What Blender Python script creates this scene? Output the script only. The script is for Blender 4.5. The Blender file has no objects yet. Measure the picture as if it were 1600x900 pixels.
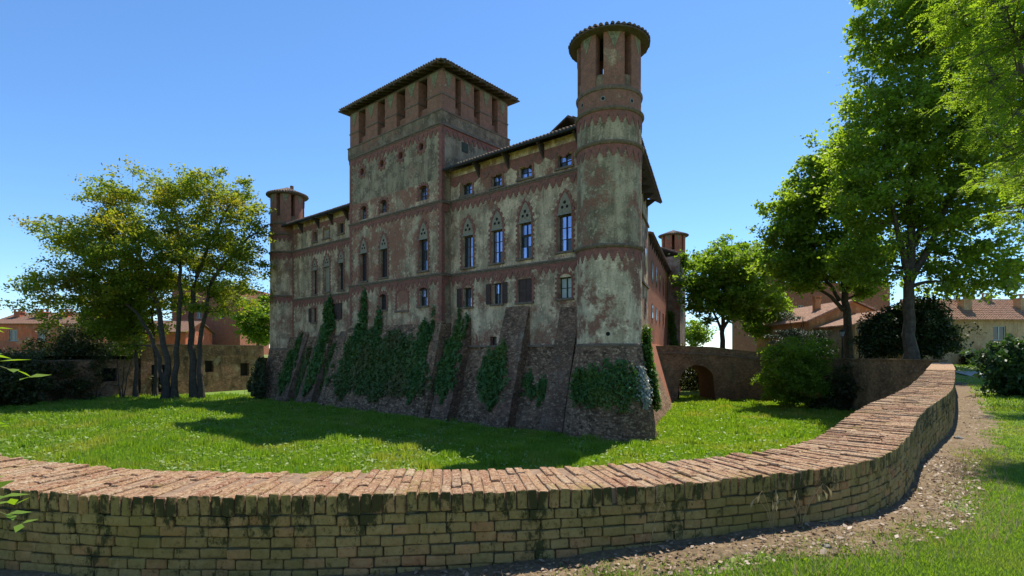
import bpy, math, random
import numpy as np
from mathutils import Vector, Matrix
random.seed(7); RNG = np.random.default_rng(11)
R = math.radians
scene = bpy.context.scene
C = scene.collection

# ------------------------------------------------------------------ camera
EYE = 1.6
FPX, HORIZ = 850.0, 552.0                 # focal length and horizon row, in 1600 px wide units
cam_d = bpy.data.cameras.new('camera'); cam = bpy.data.objects.new('camera', cam_d); C.objects.link(cam)
cam.location = (0, 0, EYE); cam.rotation_euler = (R(90), 0, 0)
cam_d.sensor_width = 36; cam_d.lens = 36 * FPX / 1600
cam_d.shift_y = (HORIZ - 450) / 1600
cam_d.clip_start = 0.05; cam_d.clip_end = 6000
scene.camera = cam

# ------------------------------------------------------------------ light
SUN_AZ, SUN_EL = 31.0, 61.0               # degrees to the right of the view direction, above the horizon
world = bpy.data.worlds.new('World'); scene.world = world; world.use_nodes = True
wn = world.node_tree.nodes; wl = world.node_tree.links
bg = wn['Background']
sky = wn.new('ShaderNodeTexSky'); sky.sky_type = 'NISHITA'; sky.sun_disc = False
sky.sun_elevation = R(SUN_EL); sky.sun_rotation = R(SUN_AZ)
sky.altitude = 700; sky.air_density = 1.0; sky.dust_density = 0.1; sky.ozone_density = 8
hsv = wn.new('ShaderNodeHueSaturation'); hsv.inputs['Hue'].default_value = .498; hsv.inputs['Saturation'].default_value = 1.06
wl.new(sky.outputs[0], hsv.inputs['Color']); wl.new(hsv.outputs[0], bg.inputs[0]); bg.inputs[1].default_value = 0.115
sun_d = bpy.data.lights.new('sun', 'SUN'); sun_d.energy = 4.2; sun_d.angle = R(0.55); sun_d.color = (1.0, .93, .82)
sun = bpy.data.objects.new('sun', sun_d); C.objects.link(sun)
sv = Vector((math.sin(R(SUN_AZ)) * math.cos(R(SUN_EL)), math.cos(R(SUN_AZ)) * math.cos(R(SUN_EL)), math.sin(R(SUN_EL))))
sun.rotation_euler = sv.to_track_quat('Z', 'Y').to_euler()
scene.view_settings.view_transform = 'Standard'; scene.view_settings.look = 'None'
scene.view_settings.exposure = 0.86; scene.view_settings.gamma = 1.0
try: scene.view_settings.use_curve_mapping = False
except Exception: pass
scene.cycles.max_bounces = 6; scene.cycles.diffuse_bounces = 3; scene.cycles.transmission_bounces = 4
scene.cycles.transparent_max_bounces = 8

# ------------------------------------------------------------------ helpers
def at(x, y, Y):                          # direction seen at a photo position, taken out to depth Y
    return ((x - 800) / FPX * Y, Y, EYE + (HORIZ - y) / FPX * Y)

def link(o, parent=None):
    C.objects.link(o)
    if parent is not None: o.parent = parent
    return o
def tag(o, label=None, cat=None, group=None, kind=None):
    if label: o['label'] = label
    if cat: o['category'] = cat
    if group: o['group'] = group
    if kind: o['kind'] = kind
    return o
def empty(name, loc=(0, 0, 0), rz=0):
    o = bpy.data.objects.new(name, None); C.objects.link(o)
    o.location = loc; o.rotation_euler = (0, 0, rz); o.empty_display_size = .3
    return o

class MB:
    """Collects polygons; build() makes one mesh object. UVs in metres: u along the wall, v upward."""
    def __init__(s): s.v = []; s.f = []; s.uv = []; s.mi = []
    def face(s, pts, uv=None, mi=0):
        b = len(s.v); s.v.extend(pts); s.f.append(tuple(range(b, b + len(pts)))); s.mi.append(mi)
        if uv is None:
            p = [Vector(q) for q in pts]
            n = (p[1] - p[0]).cross(p[2] - p[0])
            if len(p) > 3 and n.length < 1e-9: n = (p[2] - p[1]).cross(p[3] - p[1])
            if n.length > 0: n.normalize()
            if abs(n.z) > .9 or (abs(n.x) < 1e-6 and abs(n.y) < 1e-6): uv = [(q.x, q.y) for q in p]
            else:
                t = Vector((-n.y, n.x, 0)).normalized()
                uv = [(q.dot(t), q.z) for q in p]
        s.uv.extend(uv)
    def box(s, x0, x1, y0, y1, z0, z1, mi=0, skip=''):
        a = [(x0, y0, z0), (x1, y0, z0), (x1, y1, z0), (x0, y1, z0), (x0, y0, z1), (x1, y0, z1), (x1, y1, z1), (x0, y1, z1)]
        for k, q in (('b', (3, 2, 1, 0)), ('t', (4, 5, 6, 7)), ('f', (0, 1, 5, 4)), ('r', (1, 2, 6, 5)), ('k', (2, 3, 7, 6)), ('l', (3, 0, 4, 7))):
            if k not in skip: s.face([a[i] for i in q], mi=mi)
    def hexa(s, a, mi=0, skip=()):         # 8 points: bottom 4 ccw, top 4 ccw
        for k, q in enumerate(((3, 2, 1, 0), (4, 5, 6, 7), (0, 1, 5, 4), (1, 2, 6, 5), (2, 3, 7, 6), (3, 0, 4, 7))):
            if k not in skip: s.face([a[i] for i in q], mi=mi)
    def prism_y(s, poly, y0, y1, mi=0):    # poly in (x,z), ccw seen from -y ; extruded y0..y1
        s.face([(x, y0, z) for x, z in poly], mi=mi)
        s.face([(x, y1, z) for x, z in reversed(poly)], mi=mi)
        n = len(poly)
        for i in range(n):
            (xa, za), (xb, zb) = poly[i], poly[(i + 1) % n]
            s.face([(xb, y0, zb), (xa, y0, za), (xa, y1, za), (xb, y1, zb)], mi=mi)
    def lathe(s, prof, c, segs=48, a0=0, a1=2 * math.pi, mi=0):   # prof: (r,z) from low to high
        for i in range(segs):
            A = a0 + (a1 - a0) * i / segs; B = a0 + (a1 - a0) * (i + 1) / segs
            for (r0, z0), (r1, z1) in zip(prof[:-1], prof[1:]):
                rr = max(r0, r1, .01)
                s.face([(c[0] + r0 * math.cos(A), c[1] + r0 * math.sin(A), z0), (c[0] + r0 * math.cos(B), c[1] + r0 * math.sin(B), z0),
                        (c[0] + r1 * math.cos(B), c[1] + r1 * math.sin(B), z1), (c[0] + r1 * math.cos(A), c[1] + r1 * math.sin(A), z1)],
                       uv=[(A * rr, z0), (B * rr, z0), (B * rr, z1), (A * rr, z1)], mi=mi)
    def tube(s, pts, rad, segs=6, mi=0, cap=True):
        P = [Vector(p) for p in pts]; rings = []
        for i, p in enumerate(P):
            d = (P[min(i + 1, len(P) - 1)] - P[max(i - 1, 0)])
            if d.length < 1e-9: d = Vector((0, 0, 1))
            d.normalize(); up = Vector((0, 0, 1)) if abs(d.z) < .95 else Vector((1, 0, 0))
            x = d.cross(up).normalized(); y = d.cross(x)
            r = rad[i] if hasattr(rad, '__len__') else rad
            rings.append([p + (x * math.cos(2 * math.pi * k / segs) + y * math.sin(2 * math.pi * k / segs)) * r for k in range(segs)])
        for a, b in zip(rings[:-1], rings[1:]):
            for k in range(segs):
                k2 = (k + 1) % segs
                s.face([tuple(a[k]), tuple(b[k]), tuple(b[k2]), tuple(a[k2])], uv=[(k, 0), (k, 1), (k + 1, 1), (k + 1, 0)], mi=mi)
        if cap: s.face([tuple(q) for q in rings[0]], mi=mi); s.face([tuple(q) for q in reversed(rings[-1])], mi=mi)
    def build(s, name, mats, parent=None, smooth=False):
        me = bpy.data.meshes.new(name)
        me.from_pydata(s.v, [], s.f)
        if not isinstance(mats, (list, tuple)): mats = [mats]
        for m in mats: me.materials.append(m)
        if len(mats) > 1: me.polygons.foreach_set('material_index', s.mi)
        if s.f:
            ul = me.uv_layers.new(name='UVMap'); ul.data.foreach_set('uv', np.array(s.uv, dtype=np.float32).ravel())
        if smooth: me.polygons.foreach_set('use_smooth', [True] * len(s.f))
        me.update()
        return link(bpy.data.objects.new(name, me), parent)

def np_mesh(name, V, Q, mat, parent=None):     # V (N,3), Q (M,k)
    V = np.asarray(V, dtype=np.float32); Q = np.asarray(Q, dtype=np.int32); k = Q.shape[1]
    me = bpy.data.meshes.new(name)
    me.vertices.add(len(V)); me.vertices.foreach_set('co', V.ravel())
    me.loops.add(Q.size); me.loops.foreach_set('vertex_index', Q.ravel())
    me.polygons.add(len(Q)); me.polygons.foreach_set('loop_start', np.arange(0, Q.size, k, dtype=np.int32))
    me.polygons.foreach_set('loop_total', np.full(len(Q), k, dtype=np.int32))
    me.materials.append(mat); me.update(calc_edges=True); me.validate()
    return link(bpy.data.objects.new(name, me), parent)

def unit(a): return a / np.maximum(np.linalg.norm(a, axis=-1, keepdims=True), 1e-9)
def leaf_quads(P, N, D, L, W):             # leaves at P with normal N, axis D, length L, width W -> verts, quads
    D = unit(D - N * (D * N).sum(-1, keepdims=True)); S = np.cross(N, D)
    L = np.asarray(L)[:, None]; W = np.asarray(W)[:, None]
    a = P; b = P + D * L * .45 + S * W * .5 + N * W * .12; c = P + D * L; e = P + D * L * .45 - S * W * .5 + N * W * .12
    V = np.stack([a, b, c, e], 1).reshape(-1, 3); Q = np.arange(len(V)).reshape(-1, 4)
    return V, Q

# ------------------------------------------------------------------ materials
def new_mat(name):
    m = bpy.data.materials.new(name); m.use_nodes = True
    nt = m.node_tree; b = nt.nodes['Principled BSDF']; b.inputs['Roughness'].default_value = .9
    b.inputs['Specular IOR Level'].default_value = .25
    return m, nt, b
def nd(nt, t, **kw):
    n = nt.nodes.new('ShaderNode' + t)
    for k, v in kw.items():
        if k in n.inputs: n.inputs[k].default_value = v
        else: setattr(n, k, v)
    return n
def noise(nt, vec, scale, detail=6, rough=.6, dist=0):
    n = nd(nt, 'TexNoise'); n.inputs['Scale'].default_value = scale; n.inputs['Detail'].default_value = detail
    n.inputs['Roughness'].default_value = rough; n.inputs['Distortion'].default_value = dist
    if vec is not None: nt.links.new(vec, n.inputs['Vector'])
    return n.outputs['Fac']
def ramp(nt, fac, stops):
    r = nd(nt, 'ValToRGB'); e = r.color_ramp.elements
    while len(e) < len(stops): e.new(.5)
    for k, (p, c) in enumerate(stops):
        e[k].position = p; e[k].color = (c, c, c, 1) if not hasattr(c, '__len__') else (*c, 1)
    nt.links.new(fac, r.inputs[0]); return r.outputs[0]
def mixc(nt, fac, a, b, mode='MIX'):
    m = nd(nt, 'MixRGB', blend_type=mode)
    for k, v in ((0, fac), (1, a), (2, b)):
        if hasattr(v, 'links'): nt.links.new(v, m.inputs[k])
        elif hasattr(v, '__len__'): m.inputs[k].default_value = (*v, 1)
        else: m.inputs[k].default_value = v
    return m.outputs[0]
def vmul(nt, vec, s):
    m = nd(nt, 'VectorMath', operation='MULTIPLY'); nt.links.new(vec, m.inputs[0]); m.inputs[1].default_value = s
    return m.outputs[0]
def bump(nt, b, h, strength=.4, dist=.03):
    n = nd(nt, 'Bump'); n.inputs['Strength'].default_value = strength; n.inputs['Distance'].default_value = dist
    nt.links.new(h, n.inputs['Height']); nt.links.new(n.outputs[0], b.inputs['Normal'])

def mat_wall(name, plaster=.5, pcol=(.46, .38, .265), pdark=(.21, .18, .12), bcol=(.27, .12, .085), bcol2=(.17, .085, .065),
             mortar=(.30, .26, .20), bw=.27, bh=.085, patch=.5, stain=.7, seed=0., speck=0.):
    """plaster over brick: noise decides where plaster has fallen; damp stains run down"""
    m, nt, b = new_mat(name); L = nt.links
    uv = nd(nt, 'UVMap').outputs[0]; pos = nd(nt, 'NewGeometry').outputs['Position']
    off = nd(nt, 'VectorMath', operation='ADD'); L.new(pos, off.inputs[0]); off.inputs[1].default_value = (seed, seed * .7, seed * .3); pos = off.outputs[0]
    br = nd(nt, 'TexBrick'); L.new(uv, br.inputs['Vector']); br.inputs['Scale'].default_value = 1
    br.inputs['Brick Width'].default_value = bw; br.inputs['Row Height'].default_value = bh; br.inputs['Mortar Size'].default_value = .012
    br.inputs['Mortar Smooth'].default_value = .3; br.inputs['Bias'].default_value = -.2
    br.inputs['Color1'].default_value = (*bcol, 1); br.inputs['Color2'].default_value = (*bcol2, 1); br.inputs['Mortar'].default_value = (*mortar, 1)
    big = noise(nt, pos, patch, 3, .55); fine = noise(nt, pos, 2.6, 9, .72); grain = noise(nt, pos, 14, 5, .7)
    bcolv = mixc(nt, .45, br.outputs['Color'], mixc(nt, ramp(nt, grain, [(.3, 0), (.7, 1)]), tuple(c * .45 for c in bcol2), tuple(min(1, c * 1.5) for c in bcol)))
    bcolv = mixc(nt, ramp(nt, fine, [(.42, 0), (.62, .55)]), bcolv, (.10, .085, .065))
    if speck:
        bcolv = mixc(nt, ramp(nt, noise(nt, pos, .55, 5, .6), [(.42, .55), (.6, 0)]), bcolv, (.055, .042, .028))
        bcolv = mixc(nt, ramp(nt, noise(nt, vmul(nt, pos, (1, 1, 2.0)), 3.4, 5, .75), [(.52, 0), (.60, speck)]), bcolv, (.44, .35, .24))
        bcolv = mixc(nt, ramp(nt, noise(nt, vmul(nt, pos, (1, 1, 1.6)), 2.3, 5, .75), [(.40, speck), (.48, 0)]), bcolv, (.042, .031, .019))
    streak = noise(nt, vmul(nt, pos, (1.3, 1.3, .22)), 1.1, 6, .65)
    pc = mixc(nt, ramp(nt, streak, [(.42, 0), (.60, 1)]), pcol, pdark)
    pc = mixc(nt, ramp(nt, noise(nt, pos, 1.3, 7, .7), [(.47, 0), (.56, stain)]), pc, tuple(c * .40 for c in pdark))
    pc = mixc(nt, ramp(nt, noise(nt, vmul(nt, pos, (2.2, 2.2, .35)), 1.6, 5, .7), [(.57, 0), (.67, .45)]), pc, (.07, .062, .046))
    pc = mixc(nt, ramp(nt, fine, [(.54, 0), (.62, .6)]), pc, tuple(min(1, c * 1.35) for c in pcol))
    pc = mixc(nt, ramp(nt, noise(nt, pos, 8, 5, .75), [(.36, .7), (.45, 0)]), pc, tuple(c * .5 for c in pdark))
    pc = mixc(nt, ramp(nt, noise(nt, pos, .9, 3, .5), [(.56, 0), (.66, .5)]), pc, (.34, .33, .25))
    add = nd(nt, 'Math', operation='MULTIPLY_ADD'); L.new(fine, add.inputs[0]); add.inputs[1].default_value = .62
    k = nd(nt, 'Math', operation='MULTIPLY'); L.new(big, k.inputs[0]); k.inputs[1].default_value = .9
    L.new(k.outputs[0], add.inputs[2])
    ad2 = nd(nt, 'Math', operation='MULTIPLY_ADD'); L.new(noise(nt, pos, 6.5, 6, .75), ad2.inputs[0]); ad2.inputs[1].default_value = .42; L.new(add.outputs[0], ad2.inputs[2]); add = ad2
    th = .97 + (.5 - plaster) * .50
    hm = nd(nt, 'Math', operation='MULTIPLY'); L.new(add.outputs[0], hm.inputs[0]); hm.inputs[1].default_value = .5
    mask = ramp(nt, hm.outputs[0], [(max(0, th / 2 - .035), 0), (min(1, th / 2 + .03), 1)])
    col = mixc(nt, mask, bcolv, pc)
    col = mixc(nt, 1.0, col, (1.22, 1.0, .84), 'MULTIPLY')
    L.new(col, b.inputs['Base Color'])
    h = mixc(nt, mask, ramp(nt, br.outputs['Fac'], [(0, .5), (1, .1)]), (.85, .85, .85))
    h = mixc(nt, .35, h, grain)
    bump(nt, b, h, .55, .05)
    return m

def mat_simple(name, c1, c2, scale=3, rough=.9, stops=(.35, .65), bmp=.25, c3=None, s3=12, spec=.25):
    m, nt, b = new_mat(name); b.inputs['Roughness'].default_value = rough; b.inputs['Specular IOR Level'].default_value = spec
    pos = nd(nt, 'NewGeometry').outputs['Position']
    f = noise(nt, pos, scale, 7, .65); col = mixc(nt, ramp(nt, f, [(stops[0], 0), (stops[1], 1)]), c1, c2)
    if c3: col = mixc(nt, ramp(nt, noise(nt, pos, s3, 5, .7), [(.48, 0), (.64, .8)]), col, c3)
    nt.links.new(col, b.inputs['Base Color'])
    if bmp: bump(nt, b, f, bmp, .04)
    return m

def mat_leaf(name, c1, c2, trans=.45, tint=(1.25, 1.3, .5), c3=None, rough=.5, patch=.25):
    m, nt, b = new_mat(name); L = nt.links
    g = nd(nt, 'NewGeometry'); rnd = g.outputs['Random Per Island']; pos = g.outputs['Position']
    col = mixc(nt, ramp(nt, rnd, [(0, 0), (1, 1)]), c1, c2)
    if c3: col = mixc(nt, ramp(nt, noise(nt, pos, patch, 3, .6), [(.5, 0), (.66, .85)]), col, c3)
    L.new(col, b.inputs['Base Color']); b.inputs['Roughness'].default_value = rough; b.inputs['Specular IOR Level'].default_value = .35
    t = nd(nt, 'BsdfTranslucent'); L.new(mixc(nt, 1.0, col, tint, 'MULTIPLY'), t.inputs[0])
    mx = nd(nt, 'MixShader'); mx.inputs[0].default_value = trans
    L.new(b.outputs[0], mx.inputs[1]); L.new(t.outputs[0], mx.inputs[2])
    L.new(mx.outputs[0], nt.nodes['Material Output'].inputs[0])
    return m

M = {}
M['wing'] = mat_wall('plaster_wing', .64, seed=3, pcol=(.64, .55, .41), pdark=(.36, .31, .225))
M['wing_left'] = mat_wall('plaster_left_wing', .66, pcol=(.58, .49, .36), pdark=(.28, .235, .165), seed=19)
M['keep_low'] = mat_wall('plaster_keep_low', .50, seed=8.5, patch=.45, pcol=(.60, .51, .38), pdark=(.30, .255, .18), bcol=(.34, .15, .105), bcol2=(.22, .10, .075))
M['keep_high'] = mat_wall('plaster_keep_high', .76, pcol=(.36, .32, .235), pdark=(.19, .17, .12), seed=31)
M['keep_top'] = mat_wall('brick_keep_top', .12, bcol=(.33, .155, .11), bcol2=(.21, .105, .08), pcol=(.38, .32, .24), seed=4)
M['band'] = mat_wall('plaster_band', .7, pcol=(.26, .22, .16), pdark=(.14, .12, .085), seed=14)
M['tower'] = mat_wall('plaster_tower', .62, pcol=(.42, .39, .28), pdark=(.18, .17, .115), seed=41, patch=.6, stain=.6)
M['tower_low'] = mat_wall('plaster_tower_low', .64, pcol=(.66, .60, .45), pdark=(.40, .37, .26), seed=52, stain=.25, patch=.6)
M['tower_top'] = mat_wall('brick_tower_top', .08, bcol=(.32, .145, .105), bcol2=(.19, .095, .075), seed=5)
M['scarp'] = mat_wall('brick_scarp', .10, bcol=(.25, .15, .095), bcol2=(.12, .078, .052), mortar=(.30, .25, .19), pcol=(.25, .21, .155), pdark=(.10, .085, .06), seed=23, speck=.85)
M['pier'] = mat_wall('brick_pier', .22, bcol=(.24, .135, .095), bcol2=(.12, .078, .058), mortar=(.2, .17, .14), pcol=(.24, .195, .155), pdark=(.10, .085, .07), seed=27, speck=.6)
M['flank'] = mat_wall('brick_flank', .10, bcol=(.42, .15, .085), bcol2=(.30, .11, .07), mortar=(.36, .28, .2), seed=61)
M['rear_tower'] = mat_wall('plaster_rear_tower', .62, pcol=(.34, .31, .27), pdark=(.2, .17, .15), seed=70)
M['red_brick'] = mat_simple('red_brick_trim', (.22, .085, .062), (.36, .14, .10), 7, c3=(.14, .085, .065), s3=2.2)
M['course'] = mat_simple('string_course', (.15, .115, .085), (.26, .17, .12), 4, c3=(.09, .08, .06), s3=6)
M['tympanum'] = mat_simple('terracotta_tympanum', (.27, .215, .145), (.35, .28, .195), 5, c3=(.17, .135, .09), s3=9)
M['notch'] = mat_simple('mossy_plaster', (.30, .265, .15), (.20, .18, .10), 3, c3=(.12, .11, .06), s3=6)
M['hole_shade'] = mat_simple('hollow_shade', (.012, .011, .010), (.02, .018, .016), 5, bmp=0)  # near-black colour stands in for the shade inside openings
M['wood'] = mat_simple('dark_wood', (.045, .032, .025), (.08, .058, .045), 6)
M['shutter'] = mat_simple('brown_shutter', (.075, .045, .037), (.11, .07, .056), 4)
M['stone'] = mat_simple('sill_stone', (.2, .18, .15), (.3, .27, .22), 5)
M['blind'] = mat_simple('blind_infill', (.33, .27, .19), (.25, .21, .15), 2)
M['tile'] = mat_simple('roof_tile', (.26, .135, .09), (.16, .10, .075), 2.2, c3=(.12, .105, .08), s3=5)
M['tile_old'] = mat_simple('old_roof_tile', (.15, .105, .08), (.09, .07, .055), 3, c3=(.2, .15, .11), s3=7)
M['tile_pale'] = mat_simple('pale_roof_tile', (.44, .25, .17), (.28, .17, .12), 2.5, c3=(.52, .36, .26), s3=6)
M['soffit'] = mat_simple('soffit_wood', (.16, .12, .085), (.09, .07, .055), 5)
M['iron'] = mat_simple('black_iron', (.02, .02, .02), (.035, .033, .03), 9, rough=.6)
M['curtain'] = mat_simple('pale_curtain', (.40, .44, .40), (.50, .53, .48), 3, bmp=0)
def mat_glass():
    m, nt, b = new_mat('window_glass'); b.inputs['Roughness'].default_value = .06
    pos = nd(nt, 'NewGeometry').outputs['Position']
    nt.links.new(mixc(nt, ramp(nt, noise(nt, pos, .9, 2), [(.35, 0), (.7, 1)]), (.30, .34, .52), (.46, .50, .72)), b.inputs['Base Color'])  # blue of the reflected sky is put into the pane colour
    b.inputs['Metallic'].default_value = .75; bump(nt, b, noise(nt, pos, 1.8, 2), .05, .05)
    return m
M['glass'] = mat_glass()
def mat_glass_dark():
    m, nt, b = new_mat('dark_glass'); b.inputs['Roughness'].default_value = .1; b.inputs['Base Color'].default_value = (.03, .033, .04, 1)
    b.inputs['Specular IOR Level'].default_value = .7; return m
M['glass_dark'] = mat_glass_dark()

def mat_parapet(name, top):
    """old bricks of the moat wall: colour differs brick by brick, moss and lichen in patches"""
    m, nt, b = new_mat(name); L = nt.links
    pos = nd(nt, 'NewGeometry').outputs['Position']; rnd = nd(nt, 'ObjectInfo').outputs['Random']; isl = nd(nt, 'NewGeometry').outputs['Random Per Island']
    add = nd(nt, 'Math', operation='ADD'); L.new(rnd, add.inputs[0]); L.new(isl, add.inputs[1])
    fr = nd(nt, 'Math', operation='FRACT'); L.new(add.outputs[0], fr.inputs[0]); fr = fr.outputs[0]
    f1 = noise(nt, pos, 22, 8, .75); f2 = noise(nt, pos, 3.2, 8, .75); f3 = noise(nt, pos, 70, 4, .7)
    if top:
        col = ramp(nt, fr, [(0, (.32, .16, .075)), (.35, (.40, .235, .12)), (.7, (.27, .11, .052)), (.9, (.45, .32, .19)), (1, (.2, .09, .045))])
        col = mixc(nt, ramp(nt, f1, [(.50, 0), (.62, .75)]), col, (.43, .33, .2))
        col = mixc(nt, ramp(nt, f1, [(.40, .95), (.47, 0)]), col, (.11, .05, .026))
        col = mixc(nt, ramp(nt, f3, [(.38, .85), (.46, 0)]), col, (.12, .06, .03))
        col = mixc(nt, ramp(nt, f3, [(.56, 0), (.63, .8)]), col, (.62, .50, .34))
        moss, mc = ramp(nt, noise(nt, pos, 2.1, 9, .78), [(.55, 0), (.63, .75)]), (.21, .155, .035)
    else:
        col = ramp(nt, fr, [(0, (.29, .215, .10)), (.35, (.34, .245, .125)), (.7, (.26, .185, .09)), (.88, (.40, .235, .13)), (1, (.35, .165, .095))])
        col = mixc(nt, ramp(nt, f1, [(.50, 0), (.64, .6)]), col, (.42, .33, .19))
        col = mixc(nt, ramp(nt, f1, [(.36, .8), (.45, 0)]), col, (.085, .07, .03))
        col = mixc(nt, ramp(nt, noise(nt, pos, 1.1, 5, .7), [(.45, 0), (.62, .75)]), col, (.20, .165, .055))
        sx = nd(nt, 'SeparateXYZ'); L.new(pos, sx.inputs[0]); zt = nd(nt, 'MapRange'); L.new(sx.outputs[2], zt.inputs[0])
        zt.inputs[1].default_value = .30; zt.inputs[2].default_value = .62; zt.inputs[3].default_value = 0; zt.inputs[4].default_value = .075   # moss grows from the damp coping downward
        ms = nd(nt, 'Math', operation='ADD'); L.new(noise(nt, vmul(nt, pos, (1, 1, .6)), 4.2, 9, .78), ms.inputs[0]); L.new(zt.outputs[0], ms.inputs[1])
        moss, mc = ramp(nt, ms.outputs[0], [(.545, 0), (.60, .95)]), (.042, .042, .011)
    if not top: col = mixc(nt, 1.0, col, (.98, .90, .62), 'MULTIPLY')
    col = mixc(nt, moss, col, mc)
    L.new(col, b.inputs['Base Color'])
    bump(nt, b, mixc(nt, .4, f1, f3), 1.0 if top else .75, .03 if top else .02)
    return m
M['coping'] = mat_parapet('coping_brick', True)
M['parapet'] = mat_parapet('parapet_brick', False)
M['mortar'] = mat_simple('old_mortar', (.055, .048, .022), (.13, .11, .06), 6, c3=(.02, .02, .008), s3=5, bmp=.6)
M['mortar_top'] = mat_simple('coping_mortar', (.28, .19, .12), (.2, .13, .08), 14, c3=(.16, .10, .06), s3=20, bmp=.6)
M['retain'] = mat_wall('retaining_brick', .25, bcol=(.36, .27, .14), bcol2=(.24, .185, .1), mortar=(.2, .17, .11), pcol=(.36, .32, .18), pdark=(.15, .14, .065), seed=80, speck=.45)
M['bridge'] = mat_wall('bridge_brick', .30, bcol=(.30, .18, .11), bcol2=(.17, .115, .075), mortar=(.22, .18, .13), pcol=(.24, .2, .13), pdark=(.085, .08, .05), seed=91, speck=.4)
M['bank_wall'] = mat_wall('bank_wall', .5, bcol=(.30, .165, .10), bcol2=(.18, .115, .08), pcol=(.21, .155, .095), pdark=(.08, .062, .04), seed=97, speck=.5)
M['house_red'] = mat_wall('house_red', .6, bcol=(.44, .15, .09), bcol2=(.36, .12, .075), pcol=(.50, .165, .09), pdark=(.40, .13, .075), seed=101, stain=.1)
M['house_brick'] = mat_wall('house_brick', .1, bcol=(.36, .14, .085), bcol2=(.26, .10, .065), pcol=(.5, .3, .2), seed=111)
M['house_ochre'] = mat_wall('house_ochre', .5, bcol=(.46, .27, .14), bcol2=(.36, .2, .11), pcol=(.52, .36, .19), pdark=(.40, .26, .14), seed=121, stain=.2)
M['house_buff'] = mat_wall('house_buff', .62, bcol=(.40, .28, .18), bcol2=(.32, .22, .14), pcol=(.50, .42, .29), pdark=(.36, .29, .19), seed=131, stain=.25)
M['vault'] = mat_simple('mossy_shaded_vault', (.06, .055, .035), (.11, .095, .065), 3, c3=(.045, .055, .02), s3=4)  # mossy masonry, taken darker so the shade under the arch is in its colour
M['bark'] = mat_simple('bark', (.055, .042, .03), (.105, .085, .062), 4, c3=(.04, .032, .022), s3=12)
M['bark_plane'] = mat_simple('plane_bark', (.08, .062, .042), (.045, .035, .024), 2.5, c3=(.115, .095, .066), s3=4)
M['stem'] = mat_simple('green_stem', (.10, .12, .04), (.15, .14, .06), 8)
M['lf_ail'] = mat_leaf('leaf_ailanthus', (.12, .175, .022), (.19, .235, .034), .64, (1.65, 1.6, .5), c3=(.27, .22, .035), patch=.3)
M['lf_plane'] = mat_leaf('leaf_plane', (.12, .19, .025), (.19, .26, .042), .66, (1.9, 1.9, .55))
M['lf_bright'] = mat_leaf('leaf_bright', (.13, .225, .02), (.19, .28, .034), .58, (1.5, 1.5, .45))
M['lf_dark'] = mat_leaf('leaf_dark', (.022, .042, .012), (.042, .068, .018), .25)
M['lf_laurel'] = mat_leaf('leaf_laurel', (.03, .075, .022), (.06, .115, .03), .3)
M['lf_cedar'] = mat_leaf('needle_cedar', (.022, .042, .022), (.04, .066, .032), .15)
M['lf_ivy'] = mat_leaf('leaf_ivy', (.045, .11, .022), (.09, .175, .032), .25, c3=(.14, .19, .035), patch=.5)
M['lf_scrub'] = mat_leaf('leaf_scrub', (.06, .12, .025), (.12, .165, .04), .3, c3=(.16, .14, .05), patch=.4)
M['lf_ivy_lit'] = mat_leaf('leaf_ivy_lit', (.075, .15, .016), (.11, .19, .025), .4)  # brighter copy of the ivy leaf, sunlight put into its colour
M['lf_pale'] = mat_leaf('leaf_pale', (.42, .42, .34), (.55, .55, .46), .3, (1, 1, .9))
M['lf_hedge'] = mat_leaf('leaf_hedge', (.05, .066, .02), (.085, .09, .03), .35)
M['grass'] = mat_leaf('grass_moat', (.15, .285, .022), (.24, .36, .048), .5, (1.4, 1.4, .45), c3=(.33, .36, .08), patch=.28)
M['weed'] = mat_leaf('weed_moat', (.19, .31, .06), (.34, .42, .14), .45, (1.2, 1.2, .5))
M['lawn'] = mat_leaf('grass_lawn', (.14, .24, .028), (.21, .31, .045), .5, (1.35, 1.35, .45), c3=(.26, .27, .075), patch=.5)
M['straw'] = mat_leaf('dry_grass', (.34, .26, .13), (.45, .36, .2), .3, (1, .95, .7))
M['litter'] = mat_leaf('leaf_litter', (.15, .085, .045), (.32, .23, .15), .1, (1, .9, .7))
M['ground_moat'] = mat_simple('moat_turf', (.10, .18, .022), (.15, .24, .036), 1.2, c3=(.10, .12, .03), s3=6, bmp=.5)
M['ground'] = mat_simple('outer_turf', (.11, .17, .03), (.16, .21, .045), .6, c3=(.21, .18, .08), s3=1.6, bmp=.5)
M['path'] = mat_simple('trodden_earth', (.175, .12, .062), (.105, .072, .038), 4, c3=(.25, .18, .10), s3=26, bmp=.8)
M['gravel'] = mat_simple('pale_gravel', (.42, .38, .32), (.34, .3, .25), 9, c3=(.5, .46, .4), s3=30)

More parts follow.
